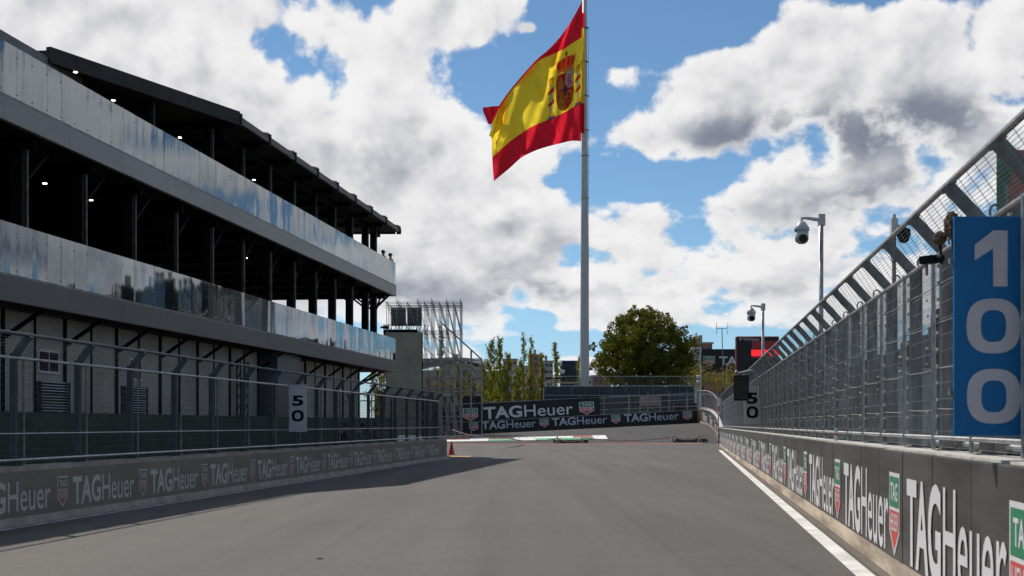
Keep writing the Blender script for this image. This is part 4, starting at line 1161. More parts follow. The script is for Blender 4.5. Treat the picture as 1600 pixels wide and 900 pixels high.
def spl(vals, ks, x):
    n = len(ks)
    for i in range(n-1):
        if x <= ks[i+1] or i == n-2: break
    t = (x-ks[i])/(ks[i+1]-ks[i]); g = lambda k: vals[max(0, min(n-1, k))]
    return cr(g(i-1), g(i), g(i+1), g(i+2), t)
TK = [0.0, .25, .5, .75, 1.0]
def flag_pt(s, t, off=0.0):
    px = spl([spl([q[0] for q in RT[k]], SK, s) for k in TK], TK, t)
    py = spl([spl([q[1] for q in RT[k]], SK, s) for k in TK], TK, t)
    dep = spl(DEP, SK, s)
    dep += s*(1.3*math.sin(7.5*s+2.2*t+.3)+.95*math.sin(15*s-8*t)+.45*math.sin(11*t+9*s)) + (.42*math.sin(19*s+13*t)+.20*math.sin(38*s-17*t+1)+.10*math.sin(52*s+29*t))*min(1, s*5)
    Y = FY + dep*0.9
    return P(px, py, Y)-Vector((0, off, 0))
fo = Vector(fl.location)
NS, NT = 110, 80
mb = MB()
for j in range(NT+1):
    for i in range(NS+1): mb.v.append(tuple(flag_pt(i/NS, j/NT)-fo))
for j in range(NT):
    for i in range(NS):
        a = j*(NS+1)+i; mb.f.append((a, a+1, a+NS+2, a+NS+1)); t_ = (j+.5)/NT; mb.mi.append(0 if (t_ < .25 or t_ > .75) else 1)
mb.build('cloth', [M_FRED, M_FYEL], fl, smooth=True)
# corner of the top band blown over behind the fly end
mb = MB(); n = 14
ctl0 = [(800,140,161),(784,163,162),(770,166,163),(754,168,164.5)]; ctl1 = [(800,170,160),(786,186,161),(772,178,162),(755,174,163.5)]; ctl2 = [(797,190,160),(785,196,160.5),(773,194,161.5),(763,194,163)]
def bez(c, t):
    m = len(c); ks = [i/(m-1) for i in range(m)]; return [spl([q[k] for q in c], ks, t) for k in range(3)]
for i in range(n+1):
    for c in (ctl0, ctl1, ctl2): x, y, Y = bez(c, i/n); mb.v.append(tuple(P(x, y, Y+.3*math.sin(i*1.1))-fo))
for i in range(n):
    for k in range(2): a = i*3+k; mb.f.append((a, a+1, a+4, a+3)); mb.mi.append(0)
mb.build('blown_corner', M_FRED, fl, smooth=True)
mb = MB()
for x, y, Y in ((774,198,162),(767,204,162.5),(764,212,162.5),(770,216,161.5)): mb.v.append(tuple(P(x, y, Y)-fo))
mb.f.append((0,1,2,3)); mb.mi.append(0); mb.build('frayed_edge', M_FYEL, fl)
# folded hoist edge catching the sun
mb = MB()
for i in range(9):
    y = 20+i*23.5
    for x, Y in ((913.5,149.7),(910.5,149.2),(906.5 if i > 5 else 909,149.5)): mb.v.append(tuple(P(x, y, Y)-fo))
for i in range(8):
    for k in range(2): a = i*3+k; mb.f.append((a, a+1, a+4, a+3)); mb.mi.append(1 if 1 <= i < 6 else 0)
mb.build('hoist_fold', [M_FRED, M_FYEL], fl)
# coat of arms laid on the cloth: local coordinates u (0 hoist side .. 1) and v (0 top .. 1) of a patch of the flag
crest = None
def crest_pt(u, v, lift):
    # drawn in sight of the pole side: u right to left
    s = .02+.42*(1-u); t = .31+.44*v
    return flag_pt(s, t, lift)-fo
def crest_poly(name, pts, m, lift, parent):
    "polygon given in crest coordinates, cut into a fan of small faces on the cloth"
    bm = bmesh.new(); vs = [bm.verts.new((x, y, 0)) for x, y in pts]; bm.faces.new(vs)
    bmesh.ops.triangulate(bm, faces=bm.faces)
    for _ in range(3):
        es = [e for e in bm.edges if e.calc_length() > .10]
        if es: bmesh.ops.subdivide_edges(bm, edges=es, cuts=1); bmesh.ops.triangulate(bm, faces=bm.faces)
    me = bpy.data.meshes.new(name); v1 = [tuple(crest_pt(v.co.x, v.co.y, lift)) for v in bm.verts]
    bm.verts.index_update(); fs = [tuple(v.index for v in f.verts) for f in bm.faces]; n = len(v1)
    me.from_pydata(v1, [], fs); me.materials.append(m)
    bm.free(); return add(name, me, parent)
def ell(cx, cy, rx, ry, n=20, a0=0, a1=2*math.pi): return [(cx+rx*math.cos(a0+(a1-a0)*i/n), cy+ry*math.sin(a0+(a1-a0)*i/n)) for i in range(n)]
cr_ = thing('coat_of_arms', None, None); cr_.parent = fl
for k in ('label', 'category'):
    if k in cr_: del cr_[k]
sh_o = [(.255,.30),(.785,.30),(.785,.72),(.74,.86),(.62,.95),(.52,.985),(.42,.95),(.30,.86),(.255,.72)]
crest_poly('shield_edge', sh_o, M_FLINE, .02, cr_)
crest_poly('castle_quarter', [(.27,.32),(.515,.32),(.515,.60),(.27,.60)], M_FCRIM, .035, cr_)
crest_poly('lion_quarter', [(.525,.32),(.77,.32),(.77,.60),(.525,.60)], M_FWHITE, .035, cr_)
crest_poly('striped_quarter', [(.27,.61),(.515,.61),(.515,.965),(.42,.935),(.31,.85),(.27,.72)], M_FGOLD, .035, cr_)
crest_poly('chain_quarter', [(.525,.61),(.77,.61),(.77,.72),(.73,.85),(.62,.935),(.525,.965)], M_FCRIM, .035, cr_)
for i in range(3):
    x = .30+.078*i; crest_poly('stripe', [(x,.615),(x+.036,.615),(x+.036,.84+.04*i),(x,.81+.04*i)], M_FCRIM, .05, cr_)
for r in (.10, .055): crest_poly('chain', ell(.647,.76,r,r*1.2), M_FGOLD if r > .08 else M_FCRIM, .05 if r > .08 else .062, cr_)
crest_poly('chain', [(.54,.75),(.755,.75),(.755,.77),(.54,.77)], M_FGOLD, .07, cr_)
castle = [(.31,.58),(.31,.43),(.335,.43),(.335,.46),(.365,.46),(.365,.37),(.42,.37),(.42,.46),(.45,.46),(.45,.43),(.475,.43),(.475,.58)]
crest_poly('castle', castle, M_FGOLD, .05, cr_)
crest_poly('lion', [(.56,.57),(.58,.48),(.56,.42),(.60,.36),(.66,.36),(.69,.42),(.74,.38),(.735,.50),(.70,.53),(.73,.575),(.66,.575),(.64,.53),(.61,.575)], M_FPINK, .05, cr_)
crest_poly('centre_oval', ell(.52,.62,.075,.085), M_FCRIM, .075, cr_); crest_poly('centre_oval', ell(.52,.62,.056,.066), M_FBLUE, .09, cr_)
crest_poly('crown_cap', [(.30,.285),(.24,.12),(.30,.075),(.42,.06),(.52,.04),(.62,.06),(.74,.075),(.80,.12),(.74,.285)], M_FCRIM, .035, cr_)
crest_poly('crown_band', [(.28,.295),(.27,.22),(.77,.22),(.76,.295)], M_FGOLD, .05, cr_)
for x, w in ((.24,.03),(.37,.03),(.505,.03),(.64,.03),(.77,.03)):
    crest_poly('crown_arch', [(x,.22),(x+.0,.09),(x+.03,.05),(x+.05,.09),(x+.035,.22)], M_FGOLD, .05, cr_)
crest_poly('crown_cross', [(.505,.04),(.505,.0),(.48,.0),(.48,-.02),(.505,-.02),(.505,-.05),(.53,-.05),(.53,-.02),(.555,-.02),(.555,.0),(.53,.0),(.53,.04)], M_FLINE, .05, cr_)
for x in (.08, .86):
    crest_poly('pillar', [(x,.90),(x,.42),(x+.08,.42),(x+.08,.90)], M_FGREY, .03, cr_)
    crest_poly('capital', [(x-.02,.42),(x-.015,.37),(x-.035,.32),(x+.02,.35),(x+.04,.29),(x+.06,.35),(x+.115,.32),(x+.095,.37),(x+.10,.42)], M_FGOLD, .04, cr_)
    crest_poly('pillar_base', [(x-.03,.95),(x-.03,.90),(x+.11,.90),(x+.11,.95)], M_FGOLD, .04, cr_)
    crest_poly('waves', [(x-.06,1.02),(x-.06,.96),(x+.14,.96),(x+.14,1.02)], M_FBLUE, .04, cr_); crest_poly('waves', [(x-.06,.995),(x-.06,.98),(x+.14,.98),(x+.14,.995)], M_FWHITE, .055, cr_)
    for q in (.50, .70): crest_poly('ribbon', [(x-.045,q+.08),(x-.04,q+.03),(x+.12,q-.03),(x+.125,q+.05)], M_FCRIM, .05, cr_)
# ================================================================== trees
def rdir():
    z = random.uniform(-1, 1); a = random.uniform(0, 2*math.pi); r = math.sqrt(1-z*z); return Vector((r*math.cos(a), r*math.sin(a), z))
def leaves(mb, c, rad, n, size, flat=1.0, shell=0.55):
    for _ in range(n):
        d = rdir(); q = shell+(1-shell)*random.random()
        p = c+Vector((d.x*rad, d.y*rad, d.z*rad*flat))*q
        nrm = (d+rdir()*0.9).normalized(); u = nrm.cross(rdir()).normalized(); v = nrm.cross(u)
        s = size*random.uniform(.6, 1.3); u *= s; v *= s*random.uniform(.45, .8)
        mb.quad([p-u-v*.2, p+u*.1-v, p+u, p+v])
def limb(mb, a, b, r0, r1, wob=.3, n=5):
    pts = []; a, b = Vector(a), Vector(b)
    for i in range(n+1):
        t = i/n; p = a.lerp(b, t)
        if 0 < i < n: p += rdir()*wob*.25
        pts.append(p)
    mb.tube(pts, [r0+(r1-r0)*i/n for i in range(n+1)], 7); return pts
# stone pine
TY = 172.0
base = P(1003, 640, TY); pine = thing('pine_tree', 'broad round dark green pine tree right of the flagpole', 'tree', (base.x, TY, 0))
px2m = TY/2000
mb = MB(); limb(mb, (0,0,0), (.3,0,6.5), .5, .36, .3)
cl = []
prof = [(495, 975, 1043), (512, 950, 1068), (530, 932, 1082), (548, 926, 1084), (565, 935, 1076), (580, 955, 1070)]
for y in range(486, 600, 9):
    # half widths of the crown at this height
    t = (y-486)/112
    lo = {0:1000}.get(t, 0)
    xl = spl([985, 958, 936, 926, 927, 938, 958], [0,.14,.30,.48,.66,.82,1.0], t); xr = spl([1030, 1054, 1074, 1085, 1084, 1076, 1068], [0,.14,.30,.48,.66,.82,1.0], t)
    cx, hw = (xl+xr)/2, (xr-xl)/2*1.17
    n = max(4, int(hw*.235))
    for i in range(n):
        a = 2*math.pi*(i+random.random()*.8)/n; q = random.uniform(.62, 1.0) if random.random() < .75 else random.uniform(.1, .6)
        cl.append(Vector(((cx-1003)*px2m+math.cos(a)*hw*px2m*.86*q, math.sin(a)*hw*px2m*.80*q, (663-y)*px2m+1.6-.4+random.uniform(-.4,.4))))
for c in cl:
    if random.random() < .35: limb(mb, (.3+c.x*.15, c.y*.15, min(c.z-.8, 5.0+random.random()*2)), c, .16, .04, .5)
mb.build('trunk', M_BARK, pine)
mb = MB()
for c in cl:
    r = random.uniform(.65, 1.25)
    leaves(mb, c, r*1.08, int(215*r*r), .15, .66, .5)
    for _ in range(3): leaves(mb, c+rdir()*r*.95, r*.35, 26, .14, .8, .2)
mb.build('crown', M_PINE, pine)
# slender young poplars
def poplar(label, px, ptop, pbot, Y, w, n, name='poplar_tree', group='young poplars before the stand', m=None, lean=0):
    b = P(px, pbot, Y); h = (663-ptop)/2000*Y+1.6; g = G(b.x, Y)-.02
    t = thing(name, label, 'tree', (b.x, Y, g), 0, group); h -= g
    mb = MB(); lb = MB(); zb = max(.4, (663-pbot)/2000*Y+.3-g)
    mb.tube([(0,0,0),(.05,0,h*.5),(lean,0,h*.97)], [.09,.06,.015], 6)
    k = max(9, int(h*3.4))
    for i in range(k):
        f = (i+.5)/k; z = zb+(h-zb)*f; a = random.random()*6.28; L = w*(1-f*.75)*random.uniform(.6, 1.15)
        s = Vector((lean*z/h, 0, z)); e = s+Vector((math.cos(a)*L, math.sin(a)*L, L*1.5+.3))
        mb.tube([s, e], [.03, .008], 4, cap=False)
        for q in (.3, .5, .7, .9, 1.0):
            leaves(lb, s.lerp(e, q), .28+.26*w*(1-f)*.6, int(n*(1.9-1.1*f)), .10, 1.25, .1)
    leaves(lb, Vector((lean,0,h-.2)), .3, n, .07, 1.6, .1)
    mb.build('trunk', M_TWIG, t); lb.build('crown', m or M_POPLAR, t); return t
for px, pt, Y, w, n, lab in ((768,538,138,1.1,15,'yellow green young poplar, fullest of the row beside the scaffold'), (781,533,140,.9,13,'young poplar with a pointed tip just right of the fullest one'),
        (793,560,136,.9,11,'short young poplar in the middle of the row'), (818,528,141,.7,7,'tall thin young poplar with a sparse twiggy crown'), (830,532,143,.7,6,'thin young poplar with bare upper twigs beside the tallest one'),
        (846,560,138,.8,10,'low yellow poplar close to the left end of the stand'), (868,540,146,.7,11,'narrow young poplar between the stand steps and the flagpole'),
        (905,560,158,.6,8,'slim young poplar half hidden behind the flagpole'), (755,575,134,.9,10,'small leafy poplar at the foot of the scaffold'), (808,580,134,.9,10,'bushy low poplar above the big black banner')):
    poplar(lab, px, pt, 632, Y, w, n)
for px, pt, Y, w, lab in ((735,590,130,1.0,'autumn yellow shrub at the right foot of the scaffold'), (708,588,131,1.1,'yellow green shrub behind the scaffold buttress'), (685,585,133,1.1,'olive shrub seen through the scaffold tubes'),
        (592,560,120,1.5,'yellowing shrub seen under the end of the building'), (604,572,118,1.2,'small yellow shrub between the building end and the screen'), (668,592,130,1.0,'shrub beside the right edge of the screen'),
        (829,590,132,.9,'yellow shrub right of the thin poplars'), (912,612,140,.7,'pale bush at the foot of the flagpole'), (947,600,141,.7,'pale green bush left of the pine'), (722,600,128,1.0,'low yellow shrub above the black hoarding')):
    poplar(lab, px, pt, 640, Y, w, 12, 'shrub', 'shrubs behind the far fence', M_SHRUB)
for px, pt, lab in ((690,515,'thin sapling growing through the middle of the scaffold'), (716,572,'thin sapling near the scaffold buttress')): poplar(lab, px, pt, 620, 122, .35, 8, 'sapling', 'saplings in the scaffold')
# bush by the right banner
def bush(label, px, py, Y, rx, rz, m=M_SHRUB, n=500):
    b = P(px, py, Y); g = G(b.x, Y); t = thing('bush', label, 'bush', (b.x, Y, g)); mb = MB(); lb = MB()
    for i in range(9):
        a = random.random()*6.28; e = Vector((math.cos(a)*rx*.6, math.sin(a)*rx*.6, rz*random.uniform(.5,.9)+b.z-g-rz*.5)); mb.tube([(0,0,0), e], [.05,.015], 5)
        leaves(lb, e, rx*.5, n//9, .13, rz/rx, .2)
    mb.build('stems', M_TWIG, t); lb.build('foliage', m, t)
bush('yellow green bush below the black banner beside the right fence', 1118, 600, 150, 3.6, 3.2, M_SHRUB, 1500)
bush('low dark green bush under the right side of the pine', 1066, 592, 165, 2.6, 2.8, M_PINE, 1500)

# ================================================================== far right: boards, mast, container
t = thing('banner', 'black banner board with a shield and the letters TA behind the antenna mast', 'banner', P(1124, 583, 178)); o = t.location
x0, x1 = (P(1096,0,178)-o).x, (P(1175,0,178)-o).x; h = (P(0,545.5,178)-o).z
mb = MB(); mb.box(x0, x1, 0, .3, 0, h); mb.build('board', M_BLACKB, t)
put_flat('emblem', ME_EMB, t, ((P(1099,0,178)-o).x, -.01, h*.30), (1,0,0), 1.6, 1.36)
mb = MB(); glyphs(mb, 'TAG', 0, 1, 0, 1, .03); put_flat('lettering', mb.mesh('lettering', M_LETTER), t, ((P(1123.5,0,178)-o).x, -.012, h*.32), (1,0,0), 3.75, 1.28)
for px in (1098, 1130, 1168):
    x = (P(px,0,178)-o).x; mb = MB(); mb.bar((x,.15,-8.5),(x,.15,0),.3); mb.build('leg', M_BLACKST, t)
t = thing('score_board', 'black electronic board with a red lit block and red top edge above the right fence', 'display board', P(1184, 620, 128)); o = t.location
x0, x1 = (P(1151,0,128)-o).x, (P(1217,0,128)-o).x; zb = (P(0,612,128)-o).z; zt = (P(0,527,128)-o).z
mb = MB(); mb.box(x0, x1, 0, .5, zb, zt); mb.build('cabinet', M_BLACKB, t)
mb = MB(); mb.box(x0+.02, x1, -.02, .5, zt, zt+.09); mb.box(x0-.06, x0-.005, -.02, .5, zb, zt); mb.build('edge_trim', M_RED, t)
f = lambda px, py: (P(px, py, 128)-o)
mb = MB(); a, b = f(1175, 560), f(1217, 545.5); mb.box(a.x, b.x, -.012, -.004, a.z, b.z); c = f(1175, 545); d2 = f(1217, 533); mb.box(c.x, d2.x, -.012, -.004, c.z+.01, d2.z); mb.build('led_dim_block', M_LEDDIM, t)
mb = MB(); a, b = f(1174, 556.5), f(1217, 546.5); mb.box(a.x, b.x, -.02, -.014, a.z, b.z); mb.build('led_block', M_LEDRED, t)
mb = MB(); glyphs(mb, 'TAGHeuer', 0, 1, 0, 1, .02); a = f(1161, 532.3); put_flat('lettering', mb.mesh('lettering', M_LETTER2), t, (a.x, -.022, a.z), (1,0,0), (f(1187,0)-f(1161,0)).x, .29)
a = f(1155, 532.3); put_flat('emblem', ME_EMB, t, (a.x, -.022, a.z), (1,0,0), .26, .29)
for px in (1160, 1205):
    x = f(px, 0).x; mb = MB(); mb.bar((x,.3,-4.4),(x,.3,zb),.3); mb.build('leg', M_BLACKST, t)
am = thing('antenna_mast', 'thin antenna mast with two upright rods before the black banner board', 'antenna', (P(1128,0,160).x, 160, 0)); h = P(0,513,160).z
mb = MB(); mb.tube([(.35,0,0),(.2,0,6),(0,0,h)], [.09,.07,.05], 8); mb.build('mast', M_GALVD, am)
mb = MB(); mb.tube([(-.66,0,h),(.66,0,h)], .045, 6); mb.build('crossbar', M_GALVD, am)
for x in (-.66, .66):
    mb = MB(); mb.tube([(x,0,h-.75),(x,0,h+.72)], .03, 6); mb.build('rod', M_GALVD, am)
am = thing('antenna_mast', 'short pale mast in front of the letters on the black banner board', 'antenna', (P(1135.5,0,158).x, 158, 0)); h = P(0,567,158).z
mb = MB(); mb.tube([(0,0,0),(0,0,h)], .07, 8); mb.build('mast', M_WHITE, am); mb = MB(); mb.lathe([(.12,0),(.12,.3)], (0,0,h-.6), 8); mb.build('collar', M_GALVD, am)
# white stacked cabins
cb = thing('cabin_stack', 'pale ribbed site cabins stacked behind the pine, left of the black banner board', 'cabins', (P(1074,0,188).x, 188, 0)); o = cb.location
x0, x1 = (P(1052,0,188)-o).x, (P(1096,0,188)-o).x
for i in range(4):
    za, zb_ = P(0,590-i*12.0,188).z, P(0,578.6-i*12.0,188).z
    if i == 0: za = 0
    mb = MB(); mb.box(x0+(.9*i if i == 3 else 0), x1, 0, 3, za, zb_); c = mb.build('cabin', M_WHITE, cb)
    mb = MB(); n = 22
    for k in range(n): xk = x0+(x1-x0)*(k+.5)/n; mb.box(xk-.03, xk+.03, -.03, -.002, max(za, zb_-1.0)+.05, zb_-.05)
    mb.build('ribs', M_WHITE, c)
mb = MB(); mb.bar((x0, -.3, P(0,575,188).z), ((P(1092,0,188)-o).x, -.3, P(0,549,188).z), .15); mb.build('stair_rail', M_WHITE, cb)
# white light stack near the curve
sgn = thing('light_mast', 'slim post carrying two white floodlights at the right end of the stand', 'light mast', (P(1093,0,126).x, 126, G(P(1093,0,126).x,126))); o = sgn.location
mb = MB(); zt = (P(0,572,126)-o).z; mb.tube([(.12,0,0),(.12,0,zt)], .05, 8); mb.build('mast', M_WHITE, sgn)
for py in (589, 597):
    z = (P(0,py,126)-o).z; mb = MB(); mb.lathe([(.1,-.16),(.19,-.05),(.19,.1),(.08,.18)], (-.14,-.05,z), 10); mb.build('floodlight', M_CAMW, sgn)
rs = thing('warning_sign', 'small white warning plate with red mark where the far fence bends', 'sign', P(1123, 640, 92)); o = rs.location
mb = MB(); mb.box(-.13,.13,0,.03,-.3,.85); mb.build('plate', M_PAINT, rs); mb = MB(); mb.box(-.07,.07,-.004,-.001,-.15,.25); mb.build('mark', M_RED, rs)
vt = thing('barrier_tape', 'red and white tape wrapped up a post where the right barrier bends', 'tape', (FR(2.05, 92.5), 92.5, 0)); 
for k in range(16):
    mb = MB(); mb.lathe([(.05,k*.21),(.05,k*.21+.205)], n=8); mb.build('band', M_RED if k % 2 else M_PAINT, vt)

# ================================================================== skyline
_m = MB(); _m.box(-.7, .7, -.02, .05, -1.4, 0); WINM = _m.mesh('window', M_DARKGLASS)
def building(label, px0, px1, ptop, Y, m, roof=M_CONC, name='apartment_block', depth=20):
    a, b = P(px0, ptop, Y), P(px1, ptop, Y); t = thing(name, label, 'building', ((a.x+b.x)/2, Y, 0)); w = (b.x-a.x)/2
    mb = MB(); mb.box(-w, w, 0, depth, -2, a.z); mb.build('wall', m, t)
    mb = MB(); mb.box(-w-.4, w+.4, -.4, depth+.4, a.z, a.z+.5); mb.box(-w*.3, w*.1, 3, 8, a.z+.5, a.z+3); mb.build('roof', roof, t)
    nf = max(2, int(a.z/3.2)); nw = max(3, int(w*2/3.5))
    k = 0
    for f_ in range(nf):
        z = a.z-1.0-3.1*f_
        if z < 6: break
        for i in range(nw):
            x = -w+2*w*(i+.5)/nw; o_ = add('window', WINM, t); o_.location = (x, 0, z)
    return t
MB1 = mat('facade_tan', (0.34,0.25,0.20), .9, .12, .1); MB2 = mat('facade_grey', (0.30,0.30,0.31), .9, .12, .1); MB3 = mat('facade_red', (0.30,0.15,0.12), .9, .15, .1); MB4 = mat('facade_white', (0.50,0.48,0.45), .9, .1, .1)
for a in (('tan apartment block far left of the row on the skyline', 786, 808, 562, 620, MB1), ('red brick tower on the skyline above the sparse poplars', 826, 848, 555, 640, MB3), ('wide grey block on the skyline behind the poplars', 845, 864, 565, 600, MB2),
          ('long low grey building on the skyline between the scaffold and flagpole', 700, 800, 582, 420, MB2), ('pale block on the skyline right of the scaffold', 800, 830, 573, 560, MB4),
          ('reddish block on the skyline left of the pine', 925, 955, 588, 520, MB3), ('small pale block on the skyline behind the flagpole', 893, 926, 591, 500, MB4),
          ('brick apartment block peeking over the stacked cabins', 1083, 1113, 537, 430, MB3), ('taller red block behind the brick one over the cabins', 1088, 1094, 532, 460, MB1),
          ('brick building behind the bush under the black banner board', 1095, 1160, 585, 300, MB3), ('long grey hall with flat roof behind the scaffold tower', 690, 735, 572, 300, MB2)):
    building(*a)
# arched stadium-like roof in the distance
ar = thing('arched_hall', 'pale hall with a long arched roof behind the scaffold', 'building', P(700, 660, 350)); o = ar.location
mb = MB(); prof = [(640,567),(665,561),(700,558),(730,559),(752,564),(765,568)]
for i in range(len(prof)-1):
    a, b = P(*prof[i], 350)-o, P(*prof[i+1], 350)-o
    mb.hexa([a+Vector((0,0,-.9)), b+Vector((0,0,-.9)), b+Vector((0,30,-.9)), a+Vector((0,30,-.9)), a, b, b+Vector((0,30,0)), a+Vector((0,30,0))])
mb.build('roof', M_WHITE, ar)
mb = MB(); a, b = P(645,578,350)-o, P(758,660,350)-o; mb.box(a.x, b.x, 2, 28, b.z-2, a.z); mb.build('wall', MB2, ar)
for px in (650, 690, 728, 757):
    x = (P(px,0,350)-o).x; mb = MB(); mb.bar((x,1,0),(x,1,(P(0,561,350)-o).z),.5); mb.build('column', M_WHITE, ar)
# blue shed with ducts right of the poplars
sd = thing('service_shed', 'dark blue roofed service shed with a round white duct behind the stand', 'shed', P(888, 600, 200)); o = sd.location
a, b = P(876,600,200)-o, P(904,566,200)-o
mb = MB(); mb.box(a.x, b.x, 0, 4, -5, b.z); mb.build('wall', M_NAVY, sd); mb = MB(); mb.box(a.x-.1, b.x+.1, -.2, 4.2, b.z, b.z+.25); mb.build('roof', mat('blue_tarp', (0.02,0.05,0.20), .5, .2), sd)
mb = MB(); c = P(872,572,200)-o; mb.tube([(c.x+1, -.5, c.z-1.0), (c.x-.4, -.5, c.z-.6), (c.x-.5,-.5,c.z+.2), (c.x+.6,-.5,c.z+.4)], .35, 10); mb.build('duct', M_WHITE, sd)

# ================================================================== things behind the right fence
ps = thing('privacy_screen', 'long dark grey mesh screen standing behind the right debris fence', 'screen', (FR(4.6, 0), 0, 0), AR)
SCR = [mat('screen_mesh', (0.026,0.026,0.026), .9, .35, 1.5, spec=.2), mat('screen_mesh_pale', (0.045,0.044,0.042), .9, .35, 1.5, spec=.2), mat('screen_mesh_brown', (0.036,0.030,0.026), .9, .35, 1.5, spec=.2)]
for i in range(24):
    y0 = ry(12.2)+i*3.2
    if y0 > ry(88): break
    Yp = 12.2+i*3.2*cR
    if Yp < 18: continue
    h = (2.5 if Yp < 22 else (3.3 if Yp < 38 else 4.25))+.06*math.sin(i*2.1)
    mb = MB(); mb.box(0, .03, y0+.02, y0+3.16, .1, h); mb.build('screen_panel', random.choice(SCR), ps)
    mb = MB(); mb.bar((.06, y0, 0), (.06, y0, h+.15), .06); mb.build('post', M_GALVD, ps)
for i, (Y, L_, w, h, m, lab) in enumerate(((17.3, 3.2, .24, 2.35, M_CAMW, 'tall white equipment cabinet behind the right fence, nearest the blue sign'), (19.1, 3.2, .34, 2.45, M_CAMW, 'white equipment cabinet behind the right fence, farther along'))):
    t = thing('equipment_cabinet', lab, 'cabinet', (FR(L_, Y), Y, 0), AR)
    mb = MB(); mb.box(-w/2, w/2, -w/2, w/2, .15, h); c = mb.build('body', m, t, bevel=.015)
    for k in range(5):
        mb = MB(); mb.box(-w/2+.03, w/2-.03, -w/2-.012, -w/2-.001, .25+k*(h-.3)/5, .25+(k+.9)*(h-.3)/5); mb.build('door', M_WHITE, t)
    mb = MB()
    for x in (-w*.35, w*.35): mb.box(x-.03, x+.03, -w*.3, w*.3, 0, .149)
    mb.build('feet', M_BLACK, t)
Y = 17.2
t = thing('red_panel', 'tall rounded dark red panel behind the right fence beside the blue sign', 'panel', (FR(3.42, Y), Y, .30), AR+R(15))
mb = MB(); pts = [(-.17,1.95),(.17,1.95),(.17,2.75)]+[(.17*math.cos(a), 2.75+.12*math.sin(a)) for a in [math.pi*k/8 for k in range(1,8)]]+[(-.17,2.75)]
n = len(pts); mb.quad([(x,0,z) for x,z in pts]); mb.quad([(x,.06,z) for x,z in pts][::-1])
for i in range(n): a, b = pts[i], pts[(i+1)%n]; mb.quad([(a[0],0,a[1]),(a[0],.06,a[1]),(b[0],.06,b[1]),(b[0],0,b[1])])
mb.build('panel', mat('dark_red', (0.22,0.035,0.03), .6, .2), t, fix=True)
mb = MB()
for z in frange(2.05, 2.75, .14): mb.box(-.15, .15, -.012, -.001, z, z+.012)
mb.build('ribs', M_BLACK, t); mb = MB(); mb.bar((0,.1,-.30),(0,.1,2.0),.06); mb.build('post', M_GALVD, t)
# viewing tower at the right edge
VY = 30.0
vt2 = thing('viewing_tower', 'dark glazed viewing tower with a roof railing at the right edge', 'tower', (P(1565,0,VY).x, VY, 0), AR); 
zt = P(0,325,VY).z
mb = MB(); mb.box(.25, 6, 0, 6, 0, zt-.45); mb.build('body', M_NAVY, vt2)
mb = MB(); mb.hexa([(-.1,-.3,zt-.45),(6.2,-.3,zt-.45),(6.2,6.2,zt-.45),(-.1,6.2,zt-.45),(-.1,-.3,zt-.1),(6.2,-.3,zt-.1),(6.2,6.2,zt-.1),(-.1,6.2,zt-.1)]); mb.build('roof', M_SLABD, vt2)
for i in range(5):
    mb = MB(); mb.box(.35+i*1.1, 1.35+i*1.1, -.03, -.002, zt-2.2, zt-.5); mb.build('window', M_DARKGLASS, vt2)
for i in range(4):
    x = .1+i*1.4; mb = MB(); mb.bar((x,-.2,zt-.1),(x,-.2,zt+.55),.035); mb.build('railing_post', M_GALVD, vt2)
for z in (zt+.2, zt+.53):
    mb = MB(); mb.bar((.05,-.2,z),(6,-.2,z),.035); mb.build('railing_bar', M_GALVD, vt2)
hs = thing('hanging_banner', 'green and red patterned banner on top of the viewing tower', 'banner', (P(1588,0,VY).x, VY+1.2, zt-.1), AR)
mb = MB(); mb.box(0, 3.6, 0, .06, 0, 1.7); mb.build('cloth', mat('banner_green', (0.12,0.22,0.15), .8, .4, 1.5), hs)
mb = MB(); 
for k in range(3): mb.hexa([(.1+k*.9,-.012,0),(.5+k*.9,-.012,0),(.5+k*.9,-.002,0),(.1+k*.9,-.002,0),(.5+k*.9,-.012,1.7),(.9+k*.9,-.012,1.7),(.9+k*.9,-.002,1.7),(.5+k*.9,-.002,1.7)])
mb.build('stripe', mat('banner_red', (0.40,0.16,0.12), .8, .4, 1.5), hs)
for lab, px0, px1, ptop, Y, m in (('dark grey office block beyond the right fence mirrored in the lower balcony glass', 1640, 1830, 425, 268, MB2), ('lower brown hall beyond the right fence mirrored in the balcony glass', 1700, 1900, 462, 190, MB3)):
    building(lab, px0, px1, ptop, Y, mat('office_dark', (0.06,0.06,0.062), .8, .2, .2) if m is MB2 else m, depth=30, name='office_block')
# what the glass balconies mirror: trees and a hall beyond the right fence
def street_tree(label, X, Y, h, r):
    t = thing('street_tree', label, 'tree', (X, Y, 0), 0, 'dark trees beyond the right fence'); mb = MB(); lb = MB()
    limb(mb, (0,0,0), (0,0,h*.6), .25, .12, .3)
    for i in range(26):
        d = rdir(); c = Vector((d.x*r*.8, d.y*r*.8, h*.62+d.z*h*.3)); limb(mb, (0,0,h*.45), c, .06, .02, .4); leaves(lb, c, r*.42, 110, .30, .85, .2)
    mb.build('trunk', M_BARK, t); lb.build('crown', M_DTREE, t)
for i, (X, Y, h, r) in enumerate(((62, 126, 15, 5), (70, 140, 17, 5.4), (79, 150, 15, 5), (68, 116, 14, 4.6), (90, 168, 18, 5.6))):
    street_tree('dark leafy tree beyond the right fence mirrored in the balcony glass' , X, Y, h, r)

